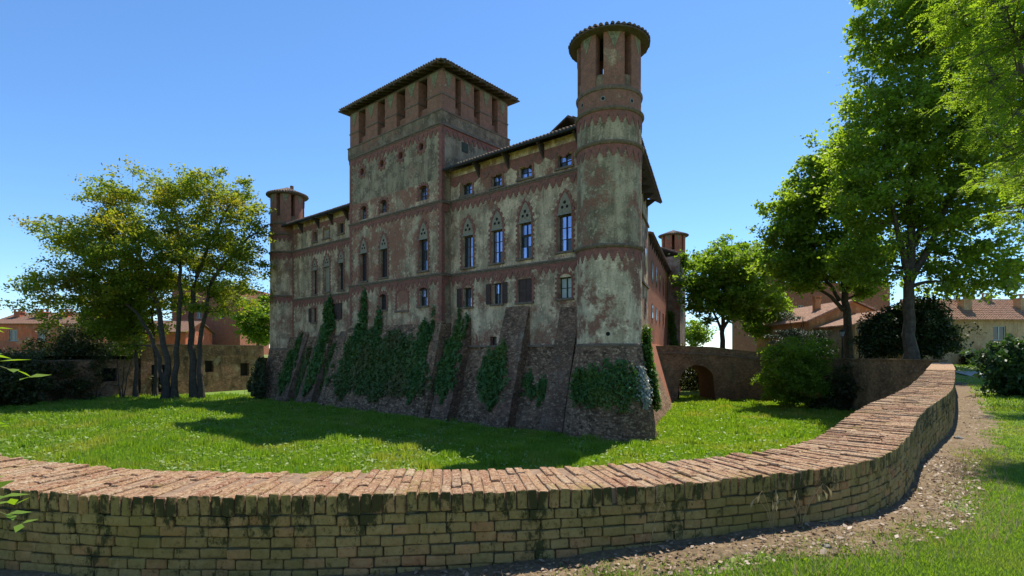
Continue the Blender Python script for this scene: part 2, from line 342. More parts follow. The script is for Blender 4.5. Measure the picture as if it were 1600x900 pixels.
# ------------------------------------------------------------------ ground
MOAT_Z = -3.6
OUT = [(-53, 48), (-46, 34), (-28, 18.5), (-14, 10), (-7.5, 6.75), (-5, 5.36), (-3.9, 4.9), (-3.0, 4.69), (-2.07, 4.63), (-1, 4.67), (0, 4.78),
       (.6, 4.88), (1.5, 5.1), (2.5, 5.5), (3.2, 6.0), (4.1, 6.95), (5.3, 8.4), (6.75, 9.95), (9.3, 12.75), (15.4, 20.2), (24, 31), (30.4, 39), (31, 41), (31.2, 49), (31.4, 60),
       (36, 75), (46, 104), (30, 135), (-15, 130), (-30, 95), (-37, 79), (-43, 67.2), (-49, 55.5)]
def catmull(P, n=10):
    out = []
    for i in range(1, len(P) - 2):
        p0, p1, p2, p3 = [np.array(q, float) for q in P[i - 1:i + 3]]
        for k in range(n):
            t = k / n
            out.append(.5 * ((2 * p1) + (-p0 + p2) * t + (2 * p0 - 5 * p1 + 4 * p2 - p3) * t * t + (-p0 + 3 * p1 - 3 * p2 + p3) * t ** 3))
    out.append(np.array(P[-2], float)); return out
CURVE = catmull(OUT[1:22], 16)            # the moat wall's inner line from far left, past the camera, to the far right corner
def sm(a, b, x): t = min(1, max(0, (x - a) / (b - a))); return t * t * (3 - 2 * t)
def gz(x, y):                              # outer ground height
    z = .16 * math.exp(-((x - 2.0) / 2.0) ** 2 - ((y - 4.2) / 2.5) ** 2)
    z += .5 * sm(24, 32, x) * sm(36, 46, y) * (1 - sm(40, 52, x))
    z += 1.3 * sm(-25, -42, -x if False else x) if False else 1.3 * sm(25, 42, -x) * sm(30, 50, y)
    return z
ring0 = [tuple(OUT[0])] + [tuple(p) for p in CURVE] + OUT[21:]
cen = np.array([0., 52.])
b = MB(); rows = []
for p in ring0:
    p = np.array(p); u = (p - cen) / np.linalg.norm(p - cen); row = []
    for d in (-.05, .2, .5, .9, 1.4, 2.2, 3.4, 5.5, 9, 15, 30, 70, 200, 700, 3000):
        q = p + u * d; row.append((q[0], q[1], gz(q[0], q[1])))
    rows.append(row)
for a, c in zip(rows, rows[1:] + rows[:1]):
    for k in range(len(a) - 1): b.face([a[k], a[k + 1], c[k + 1], c[k]][::-1])
g = b.build('ground', M['ground'], smooth=True); tag(g, kind='structure')
b = MB(); b.face([(x, y, MOAT_Z) for x, y in ((-62, 2), (60, 2), (60, 140), (-62, 140))])
tag(b.build('moat_floor', M['ground_moat']), kind='structure')

# wall line with arc length
CV = np.array([p for p in CURVE]); seg = np.linalg.norm(np.diff(CV, axis=0), axis=1); SL = np.concatenate([[0], np.cumsum(seg)])
def wpt(s):
    x = np.interp(s, SL, CV[:, 0]); y = np.interp(s, SL, CV[:, 1])
    e = .12; tx = np.interp(s + e, SL, CV[:, 0]) - np.interp(s - e, SL, CV[:, 0]); ty = np.interp(s + e, SL, CV[:, 1]) - np.interp(s - e, SL, CV[:, 1])
    l = math.hypot(tx, ty); tx /= l; ty /= l
    return x, y, tx, ty                    # outward (camera side) normal = (ty,-tx)
THICK = .80
def wtop(s):
    x, y, _, _ = wpt(s)
    return float(np.interp(y, [0, 5.2, 7, 8.5, 11, 20, 40], [.60, .60, .66, .72, .80, 1.0, 1.14])) if x > 2 else .60
def won(s, o, z):                          # point at offset o from the inner line (o = THICK is the outer face)
    x, y, tx, ty = wpt(s); return (x + ty * o, y - tx * o, z)
# s positions of interest
def s_at(px, py): return float(SL[np.argmin((CV[:, 0] - px) ** 2 + (CV[:, 1] - py) ** 2)])
S_LEFT = s_at(-6.4, 6.1); S_NEAR = s_at(5.3, 8.4); S_MID = s_at(15.4, 20.2); S_END = SL[-1] - .05

# footpath along the wall
b = MB(); prev = None
for i in range(420):
    s = S_LEFT - 1 + (S_END - S_LEFT) * (i / 419) ** 1.25
    x, y, tx, ty = wpt(s)
    wv = .62 + .12 * math.sin(s * 1.7) + .12 * math.sin(s * 4.3 + 1) + .06 * math.sin(s * 11) + .18 * sm(7, 13, y)
    row = []
    for k in range(9):
        o = THICK - .15 + (wv + .15) * k / 8
        px, py = x + ty * o, y - tx * o
        row.append((px, py, gz(px, py) + .012 - (.02 if k == 8 else 0) + .008 * math.sin(px * 9 + py * 5)))
    if prev:
        for k in range(8): b.face([prev[k], row[k], row[k + 1], prev[k + 1]][::-1])
    prev = row
tag(b.build('footpath', M['path'], smooth=True), kind='structure')
b = MB(); b.face([(x, y, gz(x, y) + .02) for x, y in ((30, 35), (90, 35), (90, 41), (33, 41))]); tag(b.build('gravel_drive', M['gravel']), kind='structure')

# ------------------------------------------------------------------ moat parapet wall, brick by brick
def brick_mesh(name, lx, ly, lz, seed, mat):
    """a worn brick, centred, chamfered corners pushed about"""
    rs = random.Random(seed); V = []; Fc = []
    c = .075 * min(lx, ly, lz)
    for sz in (-1, 1):
        for sy in (-1, 1):
            for sx in (-1, 1):
                j = lambda: rs.uniform(-.6, 2.4) * c
                V += [(sx * (lx / 2 - c - j() * .6), sy * (ly / 2), sz * (lz / 2 - c - j() * .6)),
                      (sx * (lx / 2), sy * (ly / 2 - c - j() * .5), sz * (lz / 2 - c - j() * .6)),
                      (sx * (lx / 2 - c - j() * .6), sy * (ly / 2 - c - j() * .5), sz * (lz / 2))]
    me = bpy.data.meshes.new(name)
    import bmesh
    bm = bmesh.new(); vs = [bm.verts.new(v) for v in V]
    bmesh.ops.convex_hull(bm, input=vs); bm.to_mesh(me); bm.free()
    me.materials.append(mat); return me
FACE_H, FACE_W = .0765, .162; COP_H, COP_W = .138, .078
face_var = [brick_mesh('brick', FACE_W - .007, .11, FACE_H - .007, k, M['parapet']) for k in range(7)]
cop_var = [brick_mesh('coping_brick', COP_W - .007, .262, COP_H, 50 + k, M['coping']) for k in range(7)]
front_var = [brick_mesh('coping_brick', COP_W - .007, .262, COP_H, 90 + k, M['coping']) for k in range(7)]
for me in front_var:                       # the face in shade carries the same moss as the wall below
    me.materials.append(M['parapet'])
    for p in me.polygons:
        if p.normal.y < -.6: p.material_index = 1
wall = empty('moat_parapet_wall', won(s_at(0, 4.78), THICK / 2, 0))
tag(wall, 'low curving old brick wall with rough coping bordering the moat in the foreground', 'wall')
inv = Matrix.Translation(-Vector(wall.location))
b = MB(); prev = None                      # mortar core, and plain brickwork further off
for i in range(700):
    s = 1 + (S_END - 1) * i / 699
    x, y, tx, ty = wpt(s); zt = wtop(s); zg = -.35
    far = s > S_MID
    e = .0 if far else .021
    sec = [won(s, THICK - e, zg), won(s, THICK - e, zt - COP_H - .012 if not far else zt - .12), won(s, THICK - (e if not far else -.03), zt - COP_H * .98 if not far else zt - .119), won(s, THICK - (e if not far else -.03), zt - (.02 if not far else 0)),
           won(s, e - (.03 if far else 0), zt - (.02 if not far else 0)), won(s, e - (.03 if far else 0), zt - .12), won(s, 0, zt - .121), won(s, -.12, MOAT_Z - .1)]
    if prev:
        for k in range(7):
            mi = (2 if far else 0) if k < 2 else ((3 if far else 1) if k in (2, 3, 4) else 2)
            ds = s - ps; q = [prev[k], sec[k], sec[k + 1], prev[k + 1]]
            b.face(q, uv=[(ps, q[0][2]), (s, q[1][2]), (s, q[2][2]), (ps, q[3][2])] if k != 3 else [(ps, 0), (s, 0), (s, .8), (ps, .8)], mi=mi)
    prev = sec; ps = s
core = b.build('wall_core', [M['mortar'], M['mortar_top'], M['retain'], M['coping']], wall); core.matrix_parent_inverse = inv
items = []                                 # (kind, variant, centre, angle, scale, tilt)
rs = random.Random(3)
s = S_LEFT
so = {}
for row in range(9):
    s = S_LEFT + (row % 2) * FACE_W * .5 + rs.uniform(-.02, .02)
    while s < S_MID:
        w = FACE_W * rs.uniform(.82, 1.22)
        x, y, tx, ty = wpt(s); zt = wtop(s)
        # the outer face is longer or shorter than the inner line where the wall bends
        x2, y2, tx2, ty2 = wpt(s + w); th = abs(math.atan2(tx * ty2 - ty * tx2, tx * tx2 + ty * ty2)); turn = (tx * ty2 - ty * tx2)
        k = max(.55, 1 + THICK * turn / w) if w else 1
        ds = w / k
        xm, ym, txm, tym = wpt(s + ds / 2)
        z = zt - COP_H - .008 - FACE_H * (row + .5)
        o = THICK - .055 + rs.uniform(-.008, .012)
        px, py = xm + tym * o, ym - txm * o
        if z > gz(px, py) - .09 and rs.random() > .001:
            items.append(('brick', rs.randrange(7), (px, py, z + rs.uniform(-.005, .005)), math.atan2(tym, txm) + rs.uniform(-.05, .05), (w / FACE_W, 1, rs.uniform(.93, 1.05)), rs.uniform(-.035, .035)))
        s += ds
s = S_LEFT; gapdone = False
while s < S_MID:
    xm, ym, txm, tym = wpt(s)
    x2, y2, tx2, ty2 = wpt(s + COP_W); turn = txm * ty2 - tym * tx2
    k = max(.55, 1 + THICK * .5 * turn / COP_W); ds = COP_W / k
    if not gapdone and xm > .60: s += .03; gapdone = True; continue
    zt = wtop(s); lift = .008 * math.sin(s * 2.1) + rs.uniform(-.004, .004)
    c1 = .27 + rs.uniform(-.09, .09); cuts = [0, c1, .54 + rs.uniform(-.08, .08), .815 + rs.uniform(-.02, .015)]
    for r_ in range(3):
        lr = (cuts[r_ + 1] - cuts[r_]); o = THICK + .012 - (cuts[r_] + cuts[r_ + 1]) / 2
        wf = 1 + (o - THICK * .5) * turn / COP_W / k
        dz = lift + rs.uniform(-.014, .008) - (.05 if (rs.random() < (.07 if xm < -1.2 else .015) and r_ > 0) else 0)
        items.append(('coping_front' if r_ == 0 else 'coping', rs.randrange(7), (xm + tym * o, ym - txm * o, zt - COP_H / 2 + dz), math.atan2(tym, txm), (max(.6, min(1.25, wf)) * rs.uniform(.9, 1.04), (lr - .006) / .262, 1), rs.uniform(-.06, .06)))
    s += ds
var = {'brick': face_var, 'coping': cop_var, 'coping_front': front_var}
left_out = {'brick': [], 'coping_brick': []}
def shows(it):
    x, y, z = it[2]
    if y < .5: return 1e9
    px, py = x / y, (z - EYE) / y
    if abs(px) > .97 or py < -.45: return 1e6 + y
    return y
for nm, kinds in (('brick', ('brick',)), ('coping_brick', ('coping', 'coping_front'))):
    its = sorted([i for i in items if i[0] in kinds], key=shows)
    for n, (k, v, loc, ang, sc, tilt) in enumerate(its):
        mat = Matrix.Translation(loc) @ Matrix.Rotation(ang, 4, 'Z') @ Matrix.Rotation(tilt, 4, 'Y') @ Matrix.Diagonal((*sc, 1))
        if n < 300:
            o = bpy.data.objects.new(nm, var[k][v]); C.objects.link(o); o.parent = wall
            o.matrix_parent_inverse = inv; o.matrix_basis = mat
        else: left_out[nm].append((var[k][v], mat))
for nm, lst in left_out.items():
    V = []; Fc = []; mi = []
    for me, mat in lst:
        b0 = len(V); V += [tuple(mat @ v.co) for v in me.vertices]
        for p in me.polygons: Fc.append([b0 + i for i in p.vertices]); mi.append(p.material_index)
    me = bpy.data.meshes.new('far_' + nm + 's'); me.from_pydata(V, [], Fc)
    for m_ in lst[0][0].materials if nm == 'brick' else front_var[0].materials: me.materials.append(m_)
    me.polygons.foreach_set('material_index', mi); me.update()
    o = link(bpy.data.objects.new('farther_' + nm + 's', me), wall); o.matrix_parent_inverse = inv; o['kind'] = 'stuff'

# ------------------------------------------------------------------ architecture helpers
def wall_grid(b, x0, x1, z0, z1, y, holes, depth=.35, mi=0, zbreaks=()):
    """front face (towards -y) in cells around rectangular holes, with reveals; zbreaks: list of (z, mi above it)"""
    xs = sorted({x0, x1, *[h[0] for h in holes], *[h[1] for h in holes]}); zs = sorted({z0, z1, *[h[2] for h in holes], *[h[3] for h in holes], *[q[0] for q in zbreaks]})
    for xa, xb in zip(xs[:-1], xs[1:]):
        for za, zb in zip(zs[:-1], zs[1:]):
            if xa < x0 or xb > x1 or za < z0 or zb > z1: continue
            cx, cz = (xa + xb) / 2, (za + zb) / 2
            if any(h[0] < cx < h[1] and h[2] < cz < h[3] for h in holes): continue
            m_ = mi
            for zq, mq in zbreaks:
                if cz > zq: m_ = mq
            b.face([(xa, y, za), (xb, y, za), (xb, y, zb), (xa, y, zb)], mi=m_)
    for h in holes:
        X0, X1, Z0, Z1 = h[:4]; Y = y + depth
        b.face([(X0, y, Z0), (X0, y, Z1), (X0, Y, Z1), (X0, Y, Z0)][::-1], mi=mi); b.face([(X1, y, Z0), (X1, Y, Z0), (X1, Y, Z1), (X1, y, Z1)][::-1], mi=mi)
        b.face([(X0, y, Z0), (X0, Y, Z0), (X1, Y, Z0), (X1, y, Z0)][::-1], mi=mi); b.face([(X0, y, Z1), (X1, y, Z1), (X1, Y, Z1), (X0, Y, Z1)][::-1], mi=mi)

def arch_outline(x0, x1, z0, zs, apex, kind, n=7):
    """open outline from bottom left, over the head, to bottom right"""
    cx = (x0 + x1) / 2; hw = (x1 - x0) / 2; P = [(x0, z0), (x0, zs)]
    if kind == 'flat': return [(x0, z0), (x0, apex), (x1, apex), (x1, z0)]
    if kind == 'pointed':
        h = apex - zs; Rr = (hw * hw + h * h) / (2 * hw); a1 = math.atan2(h, Rr - hw)
        L_ = [(x0 + Rr - Rr * math.cos(a1 * k / n), zs + Rr * math.sin(a1 * k / n)) for k in range(1, n + 1)]
        P += L_; P += [(2 * cx - x, z) for x, z in reversed(L_[:-1])]
    else:
        h = apex - zs
        P += [(cx - hw * math.cos(math.pi * k / (2 * n)), zs + h * math.sin(math.pi * k / (2 * n))) for k in range(1, 2 * n)]
    return P + [(x1, zs), (x1, z0)]
def surround(b, P, y, w1, w2, proud, step=.17, closed=False, back=.3):
    """toothed brick surround: blocks of alternating width along outline P"""
    pts = []
    Q = P + ([P[0]] if closed else [])
    for (xa, za), (xb, zb) in zip(Q[:-1], Q[1:]):
        l = math.hypot(xb - xa, zb - za); n = max(1, round(l / step))
        for k in range(n): pts.append((xa + (xb - xa) * k / n, za + (zb - za) * k / n))
    pts.append(Q[-1])
    nrm = []
    N = len(pts)
    for i in range(N):
        a = pts[max(i - 1, 0)] if not closed else pts[(i - 1) % (N - 1)]; c = pts[min(i + 1, N - 1)] if not closed else pts[(i + 1) % (N - 1)]
        dx, dz = c[0] - a[0], c[1] - a[1]; l = math.hypot(dx, dz) or 1
        nrm.append((-dz / l, dx / l))
    for i in range(N - 1):
        w = w1 if i % 2 else w2; pr = proud if i % 2 == 0 else proud * .6
        (xa, za), (xb, zb) = pts[i], pts[i + 1]; na, nb = nrm[i], nrm[i + 1]
        A = (xa, za); B = (xb, zb); Cc = (xb + nb[0] * w, zb + nb[1] * w); D = (xa + na[0] * w, za + na[1] * w)
        f = lambda p, yy: (p[0], yy, p[1])
        b.face([f(A, y - pr), f(D, y - pr), f(Cc, y - pr), f(B, y - pr)][::-1][::-1])
        b.face([f(D, y - pr), f(D, y + .02), f(Cc, y + .02), f(Cc, y - pr)])
        b.face([f(A, y - pr), f(A, y + .02), f(D, y + .02), f(D, y - pr)]); b.face([f(B, y - pr), f(Cc, y - pr), f(Cc, y + .02), f(B, y + .02)])
        b.face([f(A, y - pr), f(B, y - pr), f(B, y + back), f(A, y + back)])

def window(par, x0, x1, z0, z1, y, head='flat', apex=None, glass='glass', shut=None, mull=2, rows=2, tym=False, sill=True, sur=True, rec=.26, blindm=None, transom=False, tooth=(.14, .26)):
    """frame mesh with panes, surround, sill, tympanum, shutters as its children"""
    f = MB(); yy = y + rec; fw = .07
    gz1 = z1
    f.box(x0 - .01, x0 + fw, yy, yy + .08, z0, gz1); f.box(x1 - fw, x1 + .01, yy, yy + .08, z0, gz1)
    f.box(x0 + fw, x1 - fw, yy, yy + .08, z0, z0 + fw); f.box(x0 + fw, x1 - fw, yy, yy + .08, gz1 - fw, gz1 + .01)
    for k in range(1, mull): xm = x0 + (x1 - x0) * k / mull; f.box(xm - .055, xm + .055, yy + .003, yy + .077, z0 + fw, gz1 - fw)
    zr = [z0 + fw + (gz1 - z0 - 2 * fw) * k / rows for k in range(rows + 1)]
    for k in range(1, rows):
        hh = .09 if transom and k == rows - 1 else .022
        for j in range(mull):
            xa = x0 + fw if j == 0 else x0 + (x1 - x0) * j / mull + .055; xb = x1 - fw if j == mull - 1 else x0 + (x1 - x0) * (j + 1) / mull - .055
            f.box(xa, xb, yy + .006, yy + .074, zr[k] - hh, zr[k] + hh)
    w = f.build('window', M['wood'], par)
    if blindm is None:
        for j in range(mull):
            xa = x0 + (x1 - x0) * j / mull; xb = x0 + (x1 - x0) * (j + 1) / mull
            for k in range(rows):
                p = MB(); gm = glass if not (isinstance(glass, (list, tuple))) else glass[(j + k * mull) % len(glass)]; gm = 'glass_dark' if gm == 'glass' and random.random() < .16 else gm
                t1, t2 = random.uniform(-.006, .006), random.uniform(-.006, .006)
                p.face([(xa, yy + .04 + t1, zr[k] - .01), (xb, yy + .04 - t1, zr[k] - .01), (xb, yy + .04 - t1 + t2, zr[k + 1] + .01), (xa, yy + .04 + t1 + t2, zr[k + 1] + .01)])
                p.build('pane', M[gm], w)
    else:
        p = MB(); p.box(x0, x1, yy - .06, yy - .01, z0, z1); p.build('infill', M[blindm], w)
    if sur:
        s = MB()
        if head == 'pointed': P = arch_outline(x0 - .02, x1 + .02, z0, z1 + .15, apex, 'pointed')
        elif head == 'round': P = arch_outline(x0 - .02, x1 + .02, z0, z1 - .28 if apex is None else z1 - .12, apex or z1 + .0, 'round')
        else: P = arch_outline(x0 - .02, x1 + .02, z0, z1, z1 + .02, 'flat')
        surround(s, P, y, tooth[0], tooth[1], .045)
        s.build('brick_surround', M['red_brick'], w)
        if head == 'round' and not tym:
            p = MB(); P2 = [q for q in P if q[1] >= z1 - .5]
            hd = MB()                       # spandrel behind the round head
            xm = (x0 + x1) / 2; zt = (apex or z1)
            if zt > z1 + .02: hd.prism_y([(x0, z1), (x1, z1)] + [q for q in reversed(P) if q[1] > z1], yy - .03, yy + .04); hd.build('arch_head', M['blind'], w)
    if tym:
        P = arch_outline(x0 + .0, x1 - .0, z1 + .1, z1 + .15, apex - .05, 'pointed')
        t = MB(); t.prism_y(list(reversed(P)), y - .012, y + .1); tb = t.build('tympanum', M['tympanum'], w)
        cx = (x0 + x1) / 2; hw = (x1 - x0) / 2; zc = z1 + (apex - z1) * .34
        for dx, dz, r_ in ((-.36, 0, .2), (.36, 0, .2), (0, .52, .22)):
            h = MB(); h.prism_y([(cx + dx * hw + r_ * hw * math.cos(a * math.pi / 4), zc + dz * hw * 1.1 + r_ * hw * math.sin(a * math.pi / 4)) for a in range(8)], y - .018, y - .011); h.build('trefoil_piercing', M['hole_shade'], w)
        l = MB(); l.box(x0 - .05, x1 + .05, y - .05, y + .12, z1 + .0, z1 + .11); l.build('lintel', M['stone'], w)
    if sill:
        s = MB(); s.box(x0 - .22, x1 + .22, y - .14, y + .2, z0 - .14, z0); s.build('sill', M['course'], w)
    if shut:
        hw = (x1 - x0) / 2
        for side in shut:
            s = MB(); sw = hw * .98
            if side == 'closed_l': xa, xb, ya = x0 + .01, (x0 + x1) / 2 - .01, y + .06
            elif side == 'closed_r': xa, xb, ya = (x0 + x1) / 2 + .01, x1 - .01, y + .06
            elif side == 'l': xa, xb, ya = x0 - .16 - sw, x0 - .16, y - .13
            else: xa, xb, ya = x1 + .16, x1 + .16 + sw, y - .13
            s.box(xa, xa + .07, ya, ya + .06, z0, z1); s.box(xb - .07, xb, ya, ya + .06, z0, z1)
            s.box(xa + .07, xb - .07, ya, ya + .06, z0, z0 + .08); s.box(xa + .07, xb - .07, ya, ya + .06, z1 - .08, z1); s.box(xa + .07, xb - .07, ya, ya + .06, (z0 + z1) / 2 - .04, (z0 + z1) / 2 + .04)
            sh = s.build('shutter', M['shutter'], w)
            l = MB(); n = 16
            for k in range(n):
                za = z0 + .08 + (z1 - z0 - .16) * k / n; dz = (z1 - z0 - .16) / n
                l.face([(xa + .06, ya + .008, za), (xb - .06, ya + .008, za), (xb - .06, ya + .045, za + dz * 1.05), (xa + .06, ya + .045, za + dz * 1.05)])
            l.build('louvres', M['shutter'], sh)['kind'] = 'stuff'
    return w

def frieze(b, x0, x1, y, z, pitch=.56, h=.5, band=.22, proud=.05):
    """stepped brick teeth hanging below a string course at z (wall facing -y)"""
    b.box(x0, x1, y - proud, y + .02, z - band, z, skip='k')
    n = max(1, round((x1 - x0) / pitch)); p = (x1 - x0) / n; st = 4
    for i in range(n):
        c = x0 + (i + .5) * p + random.uniform(-.02, .02); hh = h * random.uniform(.85, 1.1)
        if random.random() < .04: continue
        for k in range(st):
            w = p * .46 * (1 - k / st) ** .8; za = z - band - hh * (k + 1) / st; zb = z - band - hh * k / st
            b.box(c - w, c + w, y - proud + .004 * k, y + .02, za, zb, skip='k')
def frieze_round(b, c, r, z, n, h=.5, band=.22, proud=.05, a0=0, a1=2 * math.pi):
    def cb(aa, ab, za, zb, pr):
        q = lambda a, rr, zz: (c[0] + rr * math.cos(a), c[1] + rr * math.sin(a), zz)
        ro, ri = r + pr, r - .05
        b.hexa([q(aa, ro, za), q(ab, ro, za), q(ab, ri, za), q(aa, ri, za), q(aa, ro, zb), q(ab, ro, zb), q(ab, ri, zb), q(aa, ri, zb)], skip=(4,))
    st = 4
    for i in range(n):
        A = a0 + (a1 - a0) * i / n; B = a0 + (a1 - a0) * (i + 1) / n; m = (A + B) / 2
        cb(A, B, z - band, z, proud)
        hh = h * random.uniform(.85, 1.1)
        for k in range(st):
            w = (B - A) * .46 * (1 - k / st) ** .8
            cb(m - w, m + w, z - band - hh * (k + 1) / st, z - band - hh * k / st, proud - .004 * k)
def roof_slope(b, P0, P1, Q0, Q1, col=.3, r=.11, thick=.10, rowlen=None, mi=0, jit=.02):
    """slab with barrel tile columns running from the eave P0-P1 up to the top edge Q0-Q1"""
    P0, P1, Q0, Q1 = map(Vector, (P0, P1, Q0, Q1)); ex = (P1 - P0); Lx = ex.length; ex.normalize()
    top = Q0 if (Q0 - P0).dot(ex) >= 0 else Q1
    mid = (Q0 + Q1) / 2 - P0; up = (mid - ex * mid.dot(ex)); H = up.length; up.normalize(); n = ex.cross(up).normalized()
    if n.z < 0: n = -n
    a0 = (Q0 - P0).dot(ex); a1 = (Q1 - P0).dot(ex)
    dn = n * thick
    b.face([tuple(P0), tuple(P1), tuple(Q1), tuple(Q0)], mi=mi); b.face([tuple(p - dn) for p in (Q0, Q1, P1, P0)], mi=1)
    for a, c in ((P0, P1), (P1, Q1), (Q1, Q0), (Q0, P0)): b.face([tuple(a), tuple(a - dn), tuple(c - dn), tuple(c)], mi=mi)
    nc = max(1, int(Lx / col)); sg = 4
    for i in range(nc):
        x = (i + .5) * Lx / nc; tmax = 1.0
        if a0 > 1e-4 and x < a0: tmax = min(tmax, x / a0)
        if a1 < Lx - 1e-4 and x > a1: tmax = min(tmax, (Lx - x) / (Lx - a1))
        if tmax < .04: continue
        l = H * tmax; nr = max(1, int(l / rowlen)) if rowlen else 1
        for k in range(nr):
            s0 = -.06 - random.uniform(0, jit) if k == 0 else l * k / nr - .05; s1 = l * (k + 1) / nr
            xo = random.uniform(-jit, jit) * .6; rr = r * random.uniform(.93, 1.07); lift = .02 + random.uniform(0, .012)
            pts = []
            for s_, rs_, lf in ((s0, rr, lift + (.02 if nr > 1 else 0)), (s1, rr * .88, lift)):
                pts.append([P0 + ex * (x + xo + rs_ * math.cos(math.pi * q / sg)) + up * s_ + n * (rs_ * math.sin(math.pi * q / sg) + lf - .01) for q in range(sg + 1)])
            for q in range(sg): b.face([tuple(pts[0][q]), tuple(pts[0][q + 1]), tuple(pts[1][q + 1]), tuple(pts[1][q])], mi=mi)
            b.face([tuple(p) for p in pts[0]], mi=mi)

# ------------------------------------------------------------------ the castle (local x to the right along the facade, y inward)
CT = (6.1, 34.2)
castle = empty('castle', (CT[0], CT[1], 0), math.atan2(-.651, .759))
tag(castle, 'weathered red brick castle with square keep, round corner towers and sloping ivy-grown base', 'castle')
YW, YK = .3, -.7
Z1, Z2, ZE = 8.0, 13.9, 16.3               # string courses and eave
# window lists: x0,x1 from t (x = -t)
def T(a, b_): return (-a, -b_)
rw_top = [(13.55, 12.4, 14.07, 15.02), (10.34, 9.3, 14.1, 15.02), (7.62, 6.44, 14.16, 15.02), (4.2, 3.05, 14.19, 15.08)]
rw_tall = [(13.45, 12.31, 8.36, 10.84), (10.34, 9.23, 8.38, 10.84), (7.62, 6.5, 8.41, 10.95), (4.15, 3.05, 8.5, 10.98)]
rw_apex = [12.3, 12.34, 12.46, 12.52]
rw_gr = [(13.38, 12.45, 5.25, 6.75), (10.2, 9.3, 5.3, 6.85), (7.74, 6.44, 5.27, 6.95), (4.1, 3.05, 5.31, 6.75)]
kp_l2 = [(25.95, 25.05, 13.98, 15.2), (22.98, 22.0, 14.07, 15.22), (17.6, 16.6, 14.2, 15.4)]
kp_tall = [(26.03, 25.01, 8.25, 10.83), (22.96, 21.93, 8.32, 10.85), (17.58, 16.53, 8.39, 10.96)]
kp_apex = [12.25, 12.25, 12.46]
kp_gr = [(26.0, 25.05, 5.11, 6.75), (23.05, 22.05, 5.45, 6.85), (17.58, 16.53, 5.5, 7.0)]
kp_blind = (20.57, 19.08, 5.3, 7.0)
lw_top = [(36.2, 35.5, 13.45, 14.5), (34.1, 33.1, 13.5, 14.5), (31.3, 30.4, 13.6, 14.65)]
lw_tall = [(36.34, 35.49, 7.86, 10.4), (34.02, 33.0, 7.95, 10.55), (31.32, 30.44, 7.95, 10.66)]
lw_apex = [11.6, 11.85, 11.95]
lw_gr = [(36.41, 35.62, 4.9, 6.4), (32.55, 31.4, 5.0, 6.65)]
hx = lambda w: (-w[0], -w[1], w[2], w[3])
# right wing wall
b = MB(); wall_grid(b, -15.2, .2, 1.8, ZE, YW, [hx(w) for w in rw_top + rw_tall + rw_gr] + [(-10.47, -9.8, 2.2, 2.85)], depth=.42)
b.face([(-15.2, 9.6, 1.8), (-15.2, 9.6, ZE), (-4.2, 9.6, ZE), (-4.2, 9.6, 1.8)])
b.build('wing_wall', M['wing'], castle)
for i, w in enumerate(rw_top): window(castle, -w[0], -w[1], w[2], w[3], YW, mull=2, rows=2, tooth=(.16, .2), glass=['glass_dark', 'glass', 'glass_dark', 'glass'] if i == 0 else 'glass')
for i, w in enumerate(rw_tall): window(castle, -w[0], -w[1], w[2], w[3], YW, 'pointed', rw_apex[i], mull=2, rows=3, tym=True, transom=(i == 2), glass=['glass_dark', 'glass'] if i == 0 else 'glass')
for i, w in enumerate(rw_gr):
    if i == 2: window(castle, -w[0], -w[1], w[2], w[3], YW, 'round', w[3] + .28, shut=('closed_l', 'closed_r'), glass='glass_dark')
    else: window(castle, -w[0], -w[1], w[2], w[3], YW, 'round', w[3] + .22, shut={0: ('l',), 1: ('l', 'r'), 3: None}[i], glass={0: ['glass_dark', 'glass'], 1: 'glass', 3: 'curtain'}[i], rows=2)
window(castle, -10.47, -9.8, 2.2, 2.85, YW, 'round', 3.0, glass='glass_dark', mull=3, rows=1, sill=False, sur=False)
# left wing wall
b = MB(); wall_grid(b, -40.6, -27.4, -3.7, 15.9, YW, [hx(w) for w in lw_top + lw_tall + lw_gr], depth=.42)
b.face([(-40.6, YW, -3.7), (-40.6, YW, 15.9), (-40.6, 9.6, 15.9), (-40.6, 9.6, -3.7)])
b.build('wing_wall', M['wing_left'], castle)
for i, w in enumerate(lw_top): window(castle, -w[0], -w[1], w[2], w[3], YW, glass='glass_dark', blindm='blind' if i == 1 else None, tooth=(.16, .2))
for i, w in enumerate(lw_tall): window(castle, -w[0], -w[1], w[2], w[3], YW, 'pointed', lw_apex[i], tym=True, rows=3, glass='glass_dark', blindm='blind' if i == 1 else None)
window(castle, *hx(lw_gr[0]), YW, 'flat', glass='glass_dark', shut=('l',)); window(castle, *hx(lw_gr[1]), YW, 'flat', glass='glass_dark', shut=('closed_l', 'closed_r', 'r'))
# keep walls
KX0, KX1, KY1 = -27.72, -14.82, 7.3
oc = [(25.72, 18.42), (22.68, 18.5), (19.99, 18.57), (17.29, 18.66)]; OR = .3
b = MB(); wall_grid(b, KX0, KX1, 3.9, 20.0, YK, [hx(w) for w in kp_l2 + kp_tall + kp_gr] + [(-t - OR, -t + OR, z - OR, z + OR) for t, z in oc], depth=.42, zbreaks=[(15.6, 1)])
b.build('keep_wall', [M['keep_low'], M['keep_high']], castle)
b = MB()
def side_face(b, x, ya, yb, z0, z1, flip=False, mi=0):
    q = [(x, ya, z0), (x, yb, z0), (x, yb, z1), (x, ya, z1)]; b.face(q[::-1] if flip else q, mi=mi)
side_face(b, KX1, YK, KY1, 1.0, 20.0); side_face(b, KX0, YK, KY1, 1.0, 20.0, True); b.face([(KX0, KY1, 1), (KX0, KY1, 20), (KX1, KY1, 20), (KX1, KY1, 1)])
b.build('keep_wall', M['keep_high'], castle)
w = MB(); w.box(KX1 - .1, KX1 + .015, 1.5, 2.25, 18.3, 19.1); wo = w.build('window', M['wood'], castle)
